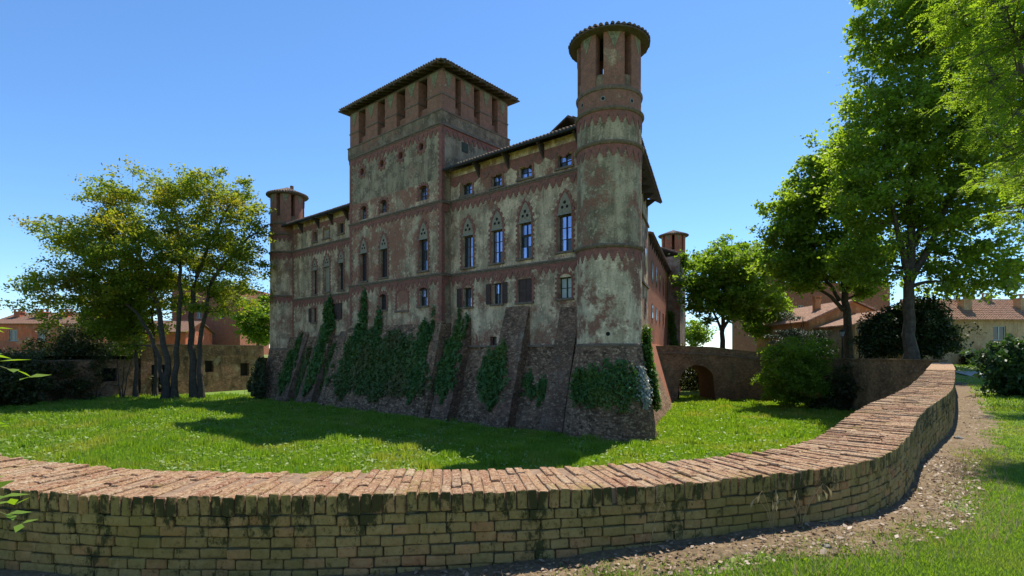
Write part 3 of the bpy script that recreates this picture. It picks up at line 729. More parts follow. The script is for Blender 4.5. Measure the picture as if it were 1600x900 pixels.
w = MB(); w.box(KX1 + .0151, KX1 + .02, 1.57, 2.18, 18.37, 19.03); w.build('pane', M['glass_dark'], wo)
for i, w in enumerate(kp_l2): window(castle, *hx(w), YK, 'round', None, tooth=(.16, .28), rows=3, sill=False, glass=['glass', 'glass_dark', 'glass'])
for i, w in enumerate(kp_tall): window(castle, *hx(w), YK, 'pointed', kp_apex[i], tym=True, rows=3, glass=['glass_dark', 'glass', 'glass_dark', 'glass'] if i == 2 else 'glass_dark')
for i, w in enumerate(kp_gr): window(castle, *hx(w), YK, 'round', None, rows=2, glass=['glass_dark', 'glass', 'glass', 'glass_dark'] if i == 2 else 'glass_dark', tooth=(.2, .3))
bw = MB(); P = arch_outline(-kp_blind[0], -kp_blind[1], kp_blind[2], 6.6, 7.0, 'round'); surround(bw, P, YK, .14, .24, .045, back=.02); o = bw.build('blind_window', M['red_brick'], castle)
s = MB(); s.box(-kp_blind[0] - .2, -kp_blind[1] + .2, YK - .13, YK + .05, 5.12, 5.27); s.build('sill', M['course'], o)
for t, z in oc:
    f = MB(); f.box(-t - OR, -t + OR, YK + .3, YK + .34, z - OR, z + OR); o = f.build('round_window', M['hole_shade'], castle)
    s = MB(); surround(s, [(-t + OR * .95 * math.cos(-a * math.pi / 8), z + OR * 1.15 * math.sin(-a * math.pi / 8)) for a in range(16)], YK, .2, .36, .05, step=.5, closed=True, back=.28); s.build('brick_surround', M['red_brick'], o)
# corner quoins of the keep, toothed red brick
for x in (KX0, KX1):
    q = MB(); z = 4.2; k = 0
    while z < 19.4:
        w_ = .42 if k % 2 else .26; h = .24
        xa, xb = (x, x + w_) if x == KX0 else (x - w_, x)
        q.box(xa - (.03 if x == KX0 else 0), xb + (.03 if x == KX1 else 0), YK - .035, YK + .3, z, z + h); z += h; k += 1
    q.build('quoin_bricks', M['red_brick'], castle)['kind'] = 'stuff'
# quoin strip at the left end of the left wing
q = MB(); z = -3.; k = 0
while z < 15.2: w_ = .4 if k % 2 else .26; q.box(-40.63, -40.63 + w_, YW - .035, YW + .3, z, z + .24); z += .24; k += 1
q.build('quoin_bricks', M['red_brick'], castle)['kind'] = 'stuff'
# string courses and friezes on the flat fronts
def course(x0, x1, y, z, h=.22, proud=.16, side=None, teeth=.5, pitch=.56):
    c = MB(); c.box(x0, x1, y - proud, y + .05, z - h * .5, z); c.box(x0, x1, y - proud * .55, y + .05, z - h, z - h * .5)
    c.build('string_course', M['course'], castle)
    if teeth: f = MB(); frieze(f, x0, x1, y, z - h, pitch, teeth); f.build('frieze', M['red_brick'], castle)['kind'] = 'stuff'
course(-14.8, -1.0, YW, Z1); course(-14.8, -1.0, YW, Z2)
course(-40.5, -27.8, YW, 7.62); course(-40.5, -27.8, YW, 13.0)
course(KX0 - .1, KX1 + .12, YK, 8.02); course(KX0 - .1, KX1 + .12, YK, 13.82, teeth=.35); course(KX0 - .1, KX1 + .12, YK, 20.02)
def course_side(x, ya, yb, z, sgn, teeth=.45):
    c = MB(); c.box(min(x, x + sgn * .16), max(x, x + sgn * .16), ya, yb, z - .22, z); c.build('string_course', M['course'], castle)
    if teeth:
        f = MB(); n = max(1, round((yb - ya) / .56)); p = (yb - ya) / n; xx = (x - .02, x + .05) if sgn > 0 else (x - .05, x + .02)
        f.box(*xx, ya, yb, z - .44, z - .22)
        for i in range(n):
            for k in range(4):
                w_ = p * .46 * (1 - k / 4) ** .8; cc = ya + (i + .5) * p; f.box(*xx, cc - w_, cc + w_, z - .44 - teeth * (k + 1) / 4, z - .44 - teeth * k / 4)
        f.build('frieze', M['red_brick'], castle)['kind'] = 'stuff'
for z in (8.02, 13.82): course_side(KX1, YK + .01, YW - .17, z, 1)
course_side(KX1, YK + .01, KY1, 20.02, 1); course_side(KX0, YK + .01, KY1, 20.02, -1)
# wall band under the eaves of the right wing
f = MB(); frieze(f, -14.8, -1, YW, 15.75, pitch=1.1, h=.35, band=.5, proud=.04); f.build('eave_frieze', M['red_brick'], castle)['kind'] = 'stuff'
f = MB(); frieze(f, -40.5, -27.8, YW, 15.3, pitch=1.1, h=.3, band=.3, proud=.04); f.build('eave_frieze', M['red_brick'], castle)['kind'] = 'stuff'

# keep top: band, parapet, merlons
b = MB(); pr = .14
b.box(KX0 - pr, KX1 + pr, YK - pr, KY1 + pr, 20.03, 20.92); b.build('parapet_band', M['band'], castle)
b = MB(); b.box(KX0 - pr - .05, KX1 + pr + .05, YK - pr - .05, KY1 + pr + .05, 20.921, 21.02); b.build('string_course', M['course'], castle)
def merlon(x0, x1, y0, y1, faces, z0=21.021, z1=24.2):
    m_ = MB(); m_.box(x0, x1, y0, y1, z0, z1 - .02); o = m_.build('merlon', M['keep_top'], castle)
    s = MB(); s.box(x0 - .05, x1 + .05, y0 - .05, y1 + .05, 22.3, 22.4); s.build('merlon_course', M['course'], o)
    for f_ in faces:                        # plastered swallow-tail notch
        n_ = MB()
        if f_ == 'f': cx, hw = (x0 + x1) / 2, (x1 - x0) * .30; n_.prism_y([(cx, 22.95), (cx + hw * .45, 23.45), (cx + hw, z1), (cx - hw, z1), (cx - hw * .45, 23.45)], y0 - .03, y0 + .1)
        else:
            cy, hw = (y0 + y1) / 2, (y1 - y0) * .30
            pts = [(cy, 22.95), (cy + hw * .45, 23.45), (cy + hw, z1), (cy - hw, z1), (cy - hw * .45, 23.45)]
            n_.face([(x1 + .03, p, q) for p, q in pts]); n_.face([(x1, p, q) for p, q in reversed(pts)])
            for (p, q), (p2, q2) in zip(pts, pts[1:] + pts[:1]): n_.face([(x1 + .03, p2, q2), (x1 + .03, p, q), (x1, p, q), (x1, p2, q2)])
        n_.build('swallowtail_notch', M['notch'], o)
mt = [(27.72, 26.3), (25.2, 23.35), (22.25, 20.6), (19.4, 17.7), (16.55, 14.82)]; D_ = .9
for i, (a, c) in enumerate(mt):
    merlon(-a, -c, YK, YK + (D_ if i < 4 else 1.5), 'f' if i < 4 else 'fr')
    merlon(-a, -c, KY1 - (D_ if i < 4 else 1.35), KY1, '' if i < 4 else 'r')
for (a, c) in ((1.45, 2.95), (3.7, 5.2)): merlon(KX1 - D_, KX1, a, c, 'r'); merlon(KX0, KX0 + D_, a, c, '')
th = .5
def parapet_piece(x0, x1, y0, y1):
    b = MB(); b.box(x0, x1, y0, y1, 21.021, 21.85); b.build('parapet', M['keep_top'], castle)
for (a, c), (a2, c2) in zip(mt[:-1], mt[1:]): parapet_piece(-c, -a2, YK + .32, YK + .32 + th); parapet_piece(-c, -a2, KY1 - .32 - th, KY1 - .32)
for a, c in ((.8, 1.45), (2.95, 3.7), (5.2, 5.95)): parapet_piece(KX1 - .32 - th, KX1 - .32, a, c); parapet_piece(KX0 + .32, KX0 + .32 + th, a, c)
b = MB(); ov = .8; zE = 24.55; ax0, ax1, ay0, ay1 = KX0 - ov, KX1 + ov, YK - ov, KY1 + ov; ry = (ay0 + ay1) / 2; run = ry - ay0; zr = zE + run * .36; rx0, rx1 = ax0 + run, ax1 - run
roof_slope(b, (ax0, ay0, zE), (ax1, ay0, zE), (rx0, ry, zr), (rx1, ry, zr)); roof_slope(b, (ax1, ay0, zE), (ax1, ay1, zE), (rx1, ry, zr), (rx1, ry, zr))
roof_slope(b, (ax1, ay1, zE), (ax0, ay1, zE), (rx1, ry, zr), (rx0, ry, zr)); roof_slope(b, (ax0, ay1, zE), (ax0, ay0, zE), (rx0, ry, zr), (rx0, ry, zr))
kr = b.build('keep_roof', [M['tile_old'], M['soffit']], castle)
b = MB(); x = ax0 + .4
while x < ax1 - .3: b.hexa([(x, ay0 + .06, zE - .22), (x + .12, ay0 + .06, zE - .22), (x + .12, YK + .9, zE + .30), (x, YK + .9, zE + .30), (x, ay0 + .06, zE - .1), (x + .12, ay0 + .06, zE - .1), (x + .12, YK + .9, zE + .45), (x, YK + .9, zE + .45)]); x += .8
y = ay0 + .4
while y < ay1 - .3: b.hexa([(KX1 - .9, y, zE + .30), (ax1 - .06, y, zE - .22), (ax1 - .06, y + .12, zE - .22), (KX1 - .9, y + .12, zE + .30), (KX1 - .9, y, zE + .45), (ax1 - .06, y, zE - .1), (ax1 - .06, y + .12, zE - .1), (KX1 - .9, y + .12, zE + .45)]); y += .8
b.build('rafters', M['soffit'], kr)['kind'] = 'stuff'
b = MB(); b.box(KX0, KX1, YK + .1, YK + .35, 24.201, 24.42); b.box(KX1 - .35, KX1 - .1, YK + .36, KY1, 24.201, 24.42); b.box(KX0 + .1, KX0 + .35, YK + .36, KY1, 24.201, 24.42); b.build('wall_plate', M['soffit'], kr)

# wing roofs
def wing_roof(x0, x1, ze, ridge_dy=4.8, rise=2.2, ye=YW - .85, brk=(), cut=0.):
    b = MB(); yr = YW + ridge_dy; yb = YW + 2 * ridge_dy + .8
    roof_slope(b, (x0, ye, ze), (x1, ye, ze), (x0, yr, ze + rise), (x1 - cut, yr, ze + rise), col=.3)
    roof_slope(b, (x1 - 2 * cut, yb, ze), (x0, yb, ze), (x1 - cut, yr, ze + rise), (x0, yr, ze + rise), col=.3)
    r_ = b.build('wing_roof', [M['tile_old'], M['soffit']], castle)
    g_ = MB(); g_.tube([(x0, ye - .06, ze - .12), (x1, ye - .06, ze - .12)], .09, 6); g_.build('gutter', M['iron'], r_)
    for x in brk:                            # scrolled wooden brackets under the eave
        k_ = MB(); k_.prism_y([(0, 0), (1, 0)] if False else [(x - .09, ze - .12), (x - .09, ze - .3), (x + .09, ze - .3), (x + .09, ze - .12)], ye + .1, YW)
        k_.hexa([(x - .08, YW - .02, ze - 1.15), (x + .08, YW - .02, ze - 1.15), (x + .08, YW + .01, ze - 1.15), (x - .08, YW + .01, ze - 1.15), (x - .08, ye + .25, ze - .3), (x + .08, ye + .25, ze - .3), (x + .08, YW + .01, ze - .3), (x - .08, YW + .01, ze - .3)])
        k_.build('eave_bracket', M['wood'], castle)
    return r_
wing_roof(-14.75, -.3, ZE, cut=2.6, brk=(-11.6, -8.6, -5.4, -2.4)); wing_roof(-41.3, -27.8, 15.85, rise=2.0, brk=(-38.4, -35, -32.4, -29.6))

# scarps (battered base)
def patch(b, a, c, d, e, nu, nv, amp, seed):
    """uneven masonry skin between four corners (a,c bottom left/right; d,e top right/left)"""
    a, c, d, e = map(Vector, (a, c, d, e)); n = (c - a).cross(e - a).normalized(); G = []
    for i in range(nu + 1):
        G.append([])
        for j in range(nv + 1):
            u, v = i / nu, j / nv; p = a * (1 - u) * (1 - v) + c * u * (1 - v) + d * u * v + e * (1 - u) * v
            w = amp * (math.sin(p.x * 2.3 + seed) * math.sin(p.z * 1.9 + seed * 2) * .6 + random.uniform(-.5, .5)) if 0 < i < nu else amp * random.uniform(-.3, .5)
            p = p + n * w; G[-1].append((p, (u * (c - a).length, p.z)))
    for i in range(nu):
        for j in range(nv):
            q = [G[i][j], G[i + 1][j], G[i + 1][j + 1], G[i][j + 1]]; b.face([tuple(t[0]) for t in q], uv=[t[1] for t in q])
def scarp_prism(b, x0, x1, zt, yt, zb, yb, dx0=0, dx1=0, yback=3.0):
    b.hexa([(x0 + dx0, yb, zb), (x1 + dx1, yb, zb), (x1 + dx1, yback, zb), (x0 + dx0, yback, zb), (x0, yt, zt), (x1, yt, zt), (x1, yback, zt), (x0, yback, zt)], skip=(0, 2, 4))
    patch(b, (x0 + dx0, yb, zb), (x1 + dx1, yb, zb), (x1, yt, zt), (x0, yt, zt), max(2, int((x1 - x0) / .35)), 18, .055, x0)
b = MB(); scarp_prism(b, -15, .5, 2.05, .17, -3.75, -1.55); b.build('scarp', M['scarp'], castle)
b = MB(); b.box(-15, -1.5, .0, .4, 2.05, 2.2); b.build('string_course', M['course'], castle)
b = MB(); scarp_prism(b, KX0 - .2, KX1 + .04, 4.05, YK - .06, -3.75, -2.75, dx0=-2.6, dx1=.15); b.build('scarp', M['scarp'], castle)
b = MB(); scarp_prism(b, -41.2, -27.6, 3.4, .2, -3.75, -1.6, dx0=-.8); b.build('scarp', M['scarp'], castle)
PIERS = [(2.35, 3.9, 4.7, -2.05), (6.65, 8.85, 5.0, -2.35), (12.5, 14.3, 4.35, -2.5), (32.0, 34.6, 4.6, -2.6), (37.0, 39.2, 3.9, -2.6), (29.6, 30.9, 3.8, -2.4)]
for a, c, zt, yb in PIERS:
    b = MB(); scarp_prism(b, -c, -a, zt, YW - .04, -3.76, yb, dx0=-.15, dx1=.1, yback=.6); b.build('buttress', M['pier'], castle)

# ---- round towers
def round_tower(cx, cy, mats, r=2.0, dz=0., scarp=True, segs=56, low=2.05, base=2.95, mz=0, ovh=.46):
    low_m, mid_m, top_m = mats
    z3, z2, z1 = 8.1, 14.25 + dz, 16.25 + dz; zm, zt = 17.5 + dz, 20.7 + dz
    b = MB()
    b.lathe([(r + .02, low), (r, z3)], (cx, cy), segs, mi=0); b.lathe([(r, z3), (r - .02, z1)], (cx, cy), segs, mi=1); b.lathe([(r - .03, z1), (r - .03, zm), (r - .5, zm)], (cx, cy), segs, mi=2)
    tw = b.build('round_tower', [low_m, mid_m, top_m], castle)
    for z, pr in ((z3, .17), (z2, .16), (z1, .16), (low + .12, .1), (zm, .07)):
        c = MB(); c.lathe([(r - .05, z - .24), (r + pr * .5, z - .2), (r + pr, z - .1), (r + pr, z - .02), (r - .05, z + .05)], (cx, cy), segs); c.build('ring_course', M['course'], tw)
    for z in (z3, z2, z1):
        f = MB(); frieze_round(f, (cx, cy), r - .02, z - .22, 24, h=.55); f.build('frieze', M['red_brick'], tw)['kind'] = 'stuff'
    nm = 7; half = R(18.5)
    for i in range(nm):
        a = 2 * math.pi * (i + mz) / nm; m_ = MB(); ro, ri = r - .03, r - .62
        sg = 5
        for k in range(sg):
            A = a - half + 2 * half * k / sg; B = a - half + 2 * half * (k + 1) / sg
            q = lambda an, rr, zz: (cx + rr * math.cos(an), cy + rr * math.sin(an), zz)
            m_.face([q(A, ro, zm), q(B, ro, zm), q(B, ro, zt), q(A, ro, zt)], uv=[(A * ro, zm), (B * ro, zm), (B * ro, zt), (A * ro, zt)]); m_.face([q(B, ri, zm), q(A, ri, zm), q(A, ri, zt), q(B, ri, zt)])
        for an, fl in ((a - half, 1), (a + half, 0)):
            w_ = [q(an, ro, zm), q(an, ro, zt), q(an, ri, zt), q(an, ri, zm)]; m_.face(w_ if fl else w_[::-1])
        mo = m_.build('merlon', top_m, tw)
        n_ = MB(); hw = half * .62
        pts = [(0, zt - 1.0), (hw * .5, zt - .5), (hw, zt), (-hw, zt), (-hw * .5, zt - .5)]
        n_.face([q(a + p, ro + .035, zz) for p, zz in pts]); 
        for (p, zz), (p2, z2_) in zip(pts, pts[1:] + pts[:1]): n_.face([q(a + p2, ro + .035, z2_), q(a + p, ro + .035, zz), q(a + p, ro - .02, zz), q(a + p2, ro - .02, z2_)])
        n_.build('swallowtail_notch', M['notch'], mo)
    b = MB(); b.lathe([(r - .12, zm), (r - .12, zm + .75), (r - .5, zm + .75), (r - .5, zm)], (cx, cy), segs); b.build('parapet', M['band'], tw)
    # conical tile cap
    rc = r + ovh; ze = zt + .12; za = ze + 1.1
    b = MB(); b.lathe([(r - .7, zt + .0), (r, zt + .002), (rc, ze - .08), (rc, ze), (.05, za)], (cx, cy), 44, mi=1)
    nt_ = 46
    for i in range(nt_):
        a = 2 * math.pi * i / nt_; u = Vector((math.cos(a), math.sin(a), 0)); t = Vector((-u.y, u.x, 0)); sg = 4
        jit = random.uniform(0, .05); rings = []
        for rr, zz, w_ in ((rc + .05 + jit, ze + .0, .125), (rc * .35, ze + (za - ze) * .65, .05)):
            cpt = Vector((cx, cy, 0)) + u * rr; rings.append([tuple(cpt + t * w_ * math.cos(math.pi * k / sg) + Vector((0, 0, zz + w_ * math.sin(math.pi * k / sg) * 1.2))) for k in range(sg + 1)])
        for k in range(sg): b.face([rings[0][k], rings[0][k + 1], rings[1][k + 1], rings[1][k]])
        b.face(rings[0])
    b.build('cap_roof', [M['tile_old'], M['soffit']], tw)
    if scarp:
        b = MB(); b.lathe([(base, MOAT_Z - .15), (r + .5, -.4), (r + .06, low + .02)], (cx, cy), segs); b.build('tower_scarp', M['scarp'], tw, smooth=True)
    return tw
tw1 = round_tower(0, 0, (M['tower_low'], M['tower'], M['tower_top']), mz=.02)
vdir = math.atan2(-CT[1], -CT[0]) - castle.rotation_euler.z      # local angle towards the viewer's side
for da, z in ((-.18, 16.75), (.75, 16.7), (-.95, 16.8)):
    for nm, rr, off, mt_ in (('round_opening', .13, .012, 'stone'), ('hollow', .075, .016, 'hole_shade')):
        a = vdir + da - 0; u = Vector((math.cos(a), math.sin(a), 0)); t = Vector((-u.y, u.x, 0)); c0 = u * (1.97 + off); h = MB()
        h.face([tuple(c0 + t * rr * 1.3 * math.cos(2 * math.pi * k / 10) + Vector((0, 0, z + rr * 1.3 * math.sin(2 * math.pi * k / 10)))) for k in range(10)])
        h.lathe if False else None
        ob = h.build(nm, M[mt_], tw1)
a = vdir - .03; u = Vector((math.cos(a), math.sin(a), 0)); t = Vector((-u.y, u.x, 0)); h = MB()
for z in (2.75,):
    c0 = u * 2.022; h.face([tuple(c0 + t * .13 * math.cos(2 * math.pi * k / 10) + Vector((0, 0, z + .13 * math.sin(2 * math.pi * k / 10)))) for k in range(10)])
h.build('drain_hole', M['hole_shade'], tw1)
tw2 = round_tower(-42.8, .8, (M['wing_left'], M['wing_left'], M['tower_top']), dz=-1.2, mz=.35, r=1.85, ovh=.36)
h = MB(); h.box(-43.6, -43.3, 1.5, 1.8, 19.6, 21.2); h.build('chimney', M['tower_top'], tw2)
tw3 = round_tower(-22.4, 59.6, (M['rear_tower'], M['rear_tower'], M['flank']), dz=1.0, scarp=False, low=-3.7, mz=.2)
for z in (5.0, 9.9, 12.2):
    a = vdir + .05; u = Vector((math.cos(a), math.sin(a), 0)); t = Vector((-u.y, u.x, 0)); c0 = Vector((-22.4, 59.6, 0)) + u * 2.03; h = MB()
    h.face([tuple(c0 + t * .3 * math.cos(2 * math.pi * k / 10) + Vector((0, 0, z + .36 * math.sin(2 * math.pi * k / 10)))) for k in range(10)]); ro = h.build('round_opening', M['hole_shade'], tw3)
    s = MB()
    for k in range(12):
        A = 2 * math.pi * k / 12; B = 2 * math.pi * (k + 1) / 12; ro_ = .75 if k % 2 else .58
        pt = lambda an, rr, of: tuple(c0 + u * of + t * rr * math.cos(an) + Vector((0, 0, z + rr * 1.2 * math.sin(an))))
        s.face([pt(A, .3, .02), pt(A, ro_, .02), pt(B, ro_, .02), pt(B, .3, .02)])
    s.build('brick_surround', M['red_brick'], ro)

# ---- flank (right side, running away from the viewer)
gx, gy = -.352, .936; nx, ny = .936, .352
def FL(s, o, z): return (.25 + gx * s + nx * o, .3 + gy * s + ny * o, z)
def flank_block(name, s0, s1, o, depth, z0, z1, mat, base=None):
    s2 = s0 + .376 * (depth - o)            # the inner edge starts later, so the end stays behind the facade
    b = MB(); b.hexa([FL(s0, o, z0), FL(s1, o, z0), FL(s1, o - depth, z0), FL(s2, o - depth, z0), FL(s0, o, z1), FL(s1, o, z1), FL(s1, o - depth, z1), FL(s2, o - depth, z1)])
    return b.build(name, mat, castle)
def flank_roof(s0, s1, o, depth, z, rise, ov=1.1, ov1=.5):
    b = MB(); ym = o - depth / 2
    sm_ = s0 + .376 * depth / 2 + .5; sb_ = s0 + .376 * depth + 1; roof_slope(b, FL(s0, o + ov, z), FL(s1 + ov1, o + ov, z), FL(sm_, ym, z + rise), FL(s1 + ov1, ym, z + rise)); roof_slope(b, FL(s1 + ov1, o - depth - ov, z), FL(sb_, o - depth - ov, z), FL(s1 + ov1, ym, z + rise), FL(sm_, ym, z + rise))
    r_ = b.build('wing_roof', [M['tile_old'], M['soffit']], castle)
    k_ = MB(); s = s0 + 2
    while s < s1:
        k_.hexa([FL(s, o, z - .9), FL(s + .16, o, z - .9), FL(s + .16, o - .02, z - .9), FL(s, o - .02, z - .9), FL(s, o + ov * .8, z - .22), FL(s + .16, o + ov * .8, z - .22), FL(s + .16, o - .02, z - .1), FL(s, o - .02, z - .1)]); s += 2.2
    k_.build('eave_brackets', M['wood'], r_)['kind'] = 'stuff'
flank_block('wing_wall', 1.2, 19.5, 0, 8.6, 1.9, 16.1, M['wing']); flank_roof(2.6, 19.5, 0, 8.6, 16.15, 3.0, ov=1.2)
flank_block('wing_wall', 19.5, 47, -.1, 8.4, -3.7, 13.3, M['flank']); flank_roof(20.1, 47, -.1, 8.4, 13.35, 1.6, ov=.45)
flank_block('wing_wall', 47, 62, 1.6, 9, -3.7, 15.6, M['rear_tower']); flank_roof(47.5, 62, 1.6, 9, 15.65, 2.4, ov=.9)
b = MB(); b.hexa([FL(.8, 2.1, -3.75), FL(20.5, 2.3, -3.75), FL(20.5, -2, -3.75), FL(.8, -2, -3.75), FL(.8, .05, 2.0), FL(19.8, .05, 2.0), FL(19.8, -2, 2.0), FL(.8, -2, 2.0)]); b.build('scarp', M['scarp'], castle)
b = MB(); b.hexa([FL(20.5, 1.9, -3.75), FL(46, 1.9, -3.75), FL(46, -2, -3.75), FL(20.5, -2, -3.75), FL(20, -.05, 2.6), FL(46.5, -.05, 2.6), FL(46.5, -2, 2.6), FL(20, -2, 2.6)]); b.build('scarp', M['flank'], castle)
for z in (Z1, Z2):
    b = MB(); b.hexa([FL(1.5, .14, z - .2), FL(19.5, .14, z - .2), FL(19.5, 0, z - .2), FL(1.5, 0, z - .2), FL(1.5, .14, z), FL(19.5, .14, z), FL(19.5, 0, z), FL(1.5, 0, z)]); b.build('string_course', M['course'], castle)
for s in (4.5, 8.5, 12.5, 16.5, 24, 28.5, 33, 38, 42):
    for z0, z1 in ((9, 11.4), (5.2, 6.8)):
        o = 0 if s < 19 else -.1
        w = MB(); w.hexa([FL(s, o + .05, z0), FL(s + 1.1, o + .05, z0), FL(s + 1.1, o - .1, z0), FL(s, o - .1, z0), FL(s, o + .05, z1), FL(s + 1.1, o + .05, z1), FL(s + 1.1, o - .1, z1), FL(s, o - .1, z1)]); wo = w.build('window', M['red_brick'], castle)
        p = MB(); p.face([FL(s + .15, o + .055, z0 + .12), FL(s + .95, o + .055, z0 + .12), FL(s + .95, o + .055, z1 - .12), FL(s + .15, o + .055, z1 - .12)]); p.build('pane', M['glass_dark'], wo)
# chimney pipe at the rear wing
p = MB(); p.tube([FL(23, -1, 13.4), FL(23, -1, 16.4)], .12, 6); p.build('stove_pipe', M['iron'], castle)
# hidden back parts closing the body of the castle
b = MB(); b.hexa([(-40.6, 9.0, -3.7), (-31, 9.6, -3.7), (-31, 40, -3.7), (-40.6, 40, -3.7), (-40.6, 9.0, 15.4), (-31, 9.6, 15.4), (-31, 40, 15.4), (-40.6, 40, 15.4)]); b.build('wing_wall', M['wing_left'], castle)

# ------------------------------------------------------------------ bridge
br = empty('moat_bridge', (23, 62, MOAT_Z)); tag(br, 'old brick bridge with one arch crossing the moat to the castle', 'bridge'); bi = Matrix.Translation((-23, -62, -MOAT_Z))
BX0, BX1, BY0, BY1 = 15.2, 31.5, 59.8, 64.6; ax, arx, asp = 20.35, 1.95, -1.75
def btop(x): return float(np.interp(x, [15, 17.5, 22, 29, 32], [2.42, 2.45, 2.30, 1.5, 1.35]))
vt = MB(); n = 66
for yf, fl in ((BY0, False), (BY1, True)):
    b = MB()
    for i in range(n):
        xa = BX0 + (BX1 - BX0) * i / n; xb = BX0 + (BX1 - BX0) * (i + 1) / n
        def lo(x):
            d = (x - ax) / arx
            return MOAT_Z - .1 if abs(d) >= 1 else asp + (1 - d * d) ** .5 * 2.05
        la, lb = lo(xa), lo(xb)
        q = [(xa, yf, la), (xb, yf, lb), (xb, yf, btop(xb) - .7), (xa, yf, btop(xa) - .7)]
        b.face(q[::-1] if fl else q)
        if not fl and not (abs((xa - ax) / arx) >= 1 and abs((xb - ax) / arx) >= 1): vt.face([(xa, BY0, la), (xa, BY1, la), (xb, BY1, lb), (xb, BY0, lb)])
    o = b.build('arch_wall', M['bridge'], br); o.matrix_parent_inverse = bi
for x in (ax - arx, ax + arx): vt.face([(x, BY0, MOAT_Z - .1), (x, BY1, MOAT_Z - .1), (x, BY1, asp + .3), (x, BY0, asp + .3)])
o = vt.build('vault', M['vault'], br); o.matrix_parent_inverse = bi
for yf in (BY0 - .08, BY1 - .4):
    b = MB(); c = MB(); s = MB()
    for i in range(n):
        xa = BX0 + (BX1 - BX0) * i / n; xb = BX0 + (BX1 - BX0) * (i + 1) / n; za, zb = btop(xa), btop(xb)
        b.hexa([(xa, yf, za - .7), (xb, yf, zb - .7), (xb, yf + .45, zb - .7), (xa, yf + .45, za - .7), (xa, yf, za - .1), (xb, yf, zb - .1), (xb, yf + .45, zb - .1), (xa, yf + .45, za - .1)], skip=(3, 5))
        c.hexa([(xa, yf - .05, za - .1), (xb, yf - .05, zb - .1), (xb, yf + .5, zb - .1), (xa, yf + .5, za - .1), (xa, yf - .05, za), (xb, yf - .05, zb), (xb, yf + .5, zb), (xa, yf + .5, za)], skip=(3, 5))
        s.hexa([(xa, yf - .1, za - .85), (xb, yf - .1, zb - .85), (xb, yf + .3, zb - .85), (xa, yf + .3, za - .85), (xa, yf - .1, za - .7), (xb, yf - .1, zb - .7), (xb, yf + .3, zb - .7), (xa, yf + .3, za - .7)], skip=(3, 5))
    for q, nm, mt_ in ((b, 'parapet', M['bridge']), (c, 'coping', M['retain']), (s, 'string_course', M['course'])): o = q.build(nm, mt_, br); o.matrix_parent_inverse = bi
b = MB()
for i in range(n):
    xa = BX0 + (BX1 - BX0) * i / n; xb = BX0 + (BX1 - BX0) * (i + 1) / n; b.face([(xa, BY0 + .3, btop(xa) - .65), (xb, BY0 + .3, btop(xb) - .65), (xb, BY1 - .3, btop(xb) - .65), (xa, BY1 - .3, btop(xa) - .65)])
o = b.build('deck', M['gravel'], br); o.matrix_parent_inverse = bi
b = MB(); ring = []
for k in range(19):
    t = math.pi * k / 18; ring.append((ax - math.cos(t) * arx, asp + math.sin(t) * 2.05, ax - math.cos(t) * (arx + .42), asp + math.sin(t) * 2.5))
for k in range(18):
    p, q = ring[k], ring[k + 1]; e = .05 if k % 2 else .035
    b.face([(p[0], BY0 - e, p[1]), (q[0], BY0 - e, q[1]), (q[2], BY0 - e, q[3]), (p[2], BY0 - e, p[3])][::-1][::-1]); b.face([(p[2], BY0 - e, p[3]), (q[2], BY0 - e, q[3]), (q[2], BY0 + .1, q[3]), (p[2], BY0 + .1, p[3])]); b.face([(p[0], BY0 - e, p[1]), (p[0], BY0 + .3, p[1]), (q[0], BY0 + .3, q[1]), (q[0], BY0 - e, q[1])])
o = b.build('arch_ring', M['bridge'], br); o.matrix_parent_inverse = bi

# ------------------------------------------------------------------ retaining walls on the other banks
def bank_wall(name, label, P0, P1, zt, holes=(), mat='retain', thick=.6, cop=True):
    dx, dy = P1[0] - P0[0], P1[1] - P0[1]; L_ = math.hypot(dx, dy)
    o = empty(name, (P0[0], P0[1], 0), math.atan2(dy, dx)); tag(o, label, 'wall')
    b = MB(); wall_grid(b, 0, L_, MOAT_Z - .2, zt - .12, 0, holes, depth=.5); b.face([(0, thick, MOAT_Z), (0, thick, zt - .12), (L_, thick, zt - .12), (L_, thick, MOAT_Z)])
    b.face([(0, 0, MOAT_Z), (0, 0, zt - .12), (0, thick, zt - .12), (0, thick, MOAT_Z)]); b.face([(L_, 0, MOAT_Z), (L_, thick, MOAT_Z), (L_, thick, zt - .12), (L_, 0, zt - .12)])
    b.build('masonry', M[mat], o)
    b = MB(); b.box(-.03, L_ + .03, -.06, thick + .05, zt - .12, zt); b.build('coping', M['course'] if mat != 'retain' else M['retain'], o)
    for h in holes:
        d = MB(); d.box(h[0], h[1], .42, .46, h[2], h[3]); d.build('opening', M['hole_shade'], o)
    return o
bank_wall('retaining_wall', 'tall brick retaining wall with flat top below the plane trees', (31.0, 61), (30.75, 39.2), 1.14)
bank_wall('bank_wall', 'old plastered brick wall closing the moat behind the left trees', (-44.2, 64.8), (-36.5, 80), 2.75, holes=[(1.2, 3.0, -3.2, .2), (8, 9.2, -.9, .6), (13.2, 14.6, -1.6, .2)], mat='bank_wall')
bw2 = bank_wall('bank_wall', 'low crumbling masonry wall with a dark doorway at the left edge', (-52, 49.5), (-44.4, 64.4), .9, holes=[(4.6, 5.7, -3.59, -1.2), (7.2, 8.4, -2.2, -1.1), (13, 14.6, -1.6, -.1)], mat='bank_wall')
j = MB(); j.box(4.35, 4.58, -.1, .1, -3.6, -1.1); j.box(5.72, 5.95, -.1, .1, -3.6, -1.1); j.box(4.35, 5.95, -.12, .1, -1.099, -.9); j.build('door_frame', M['stone'], bw2)
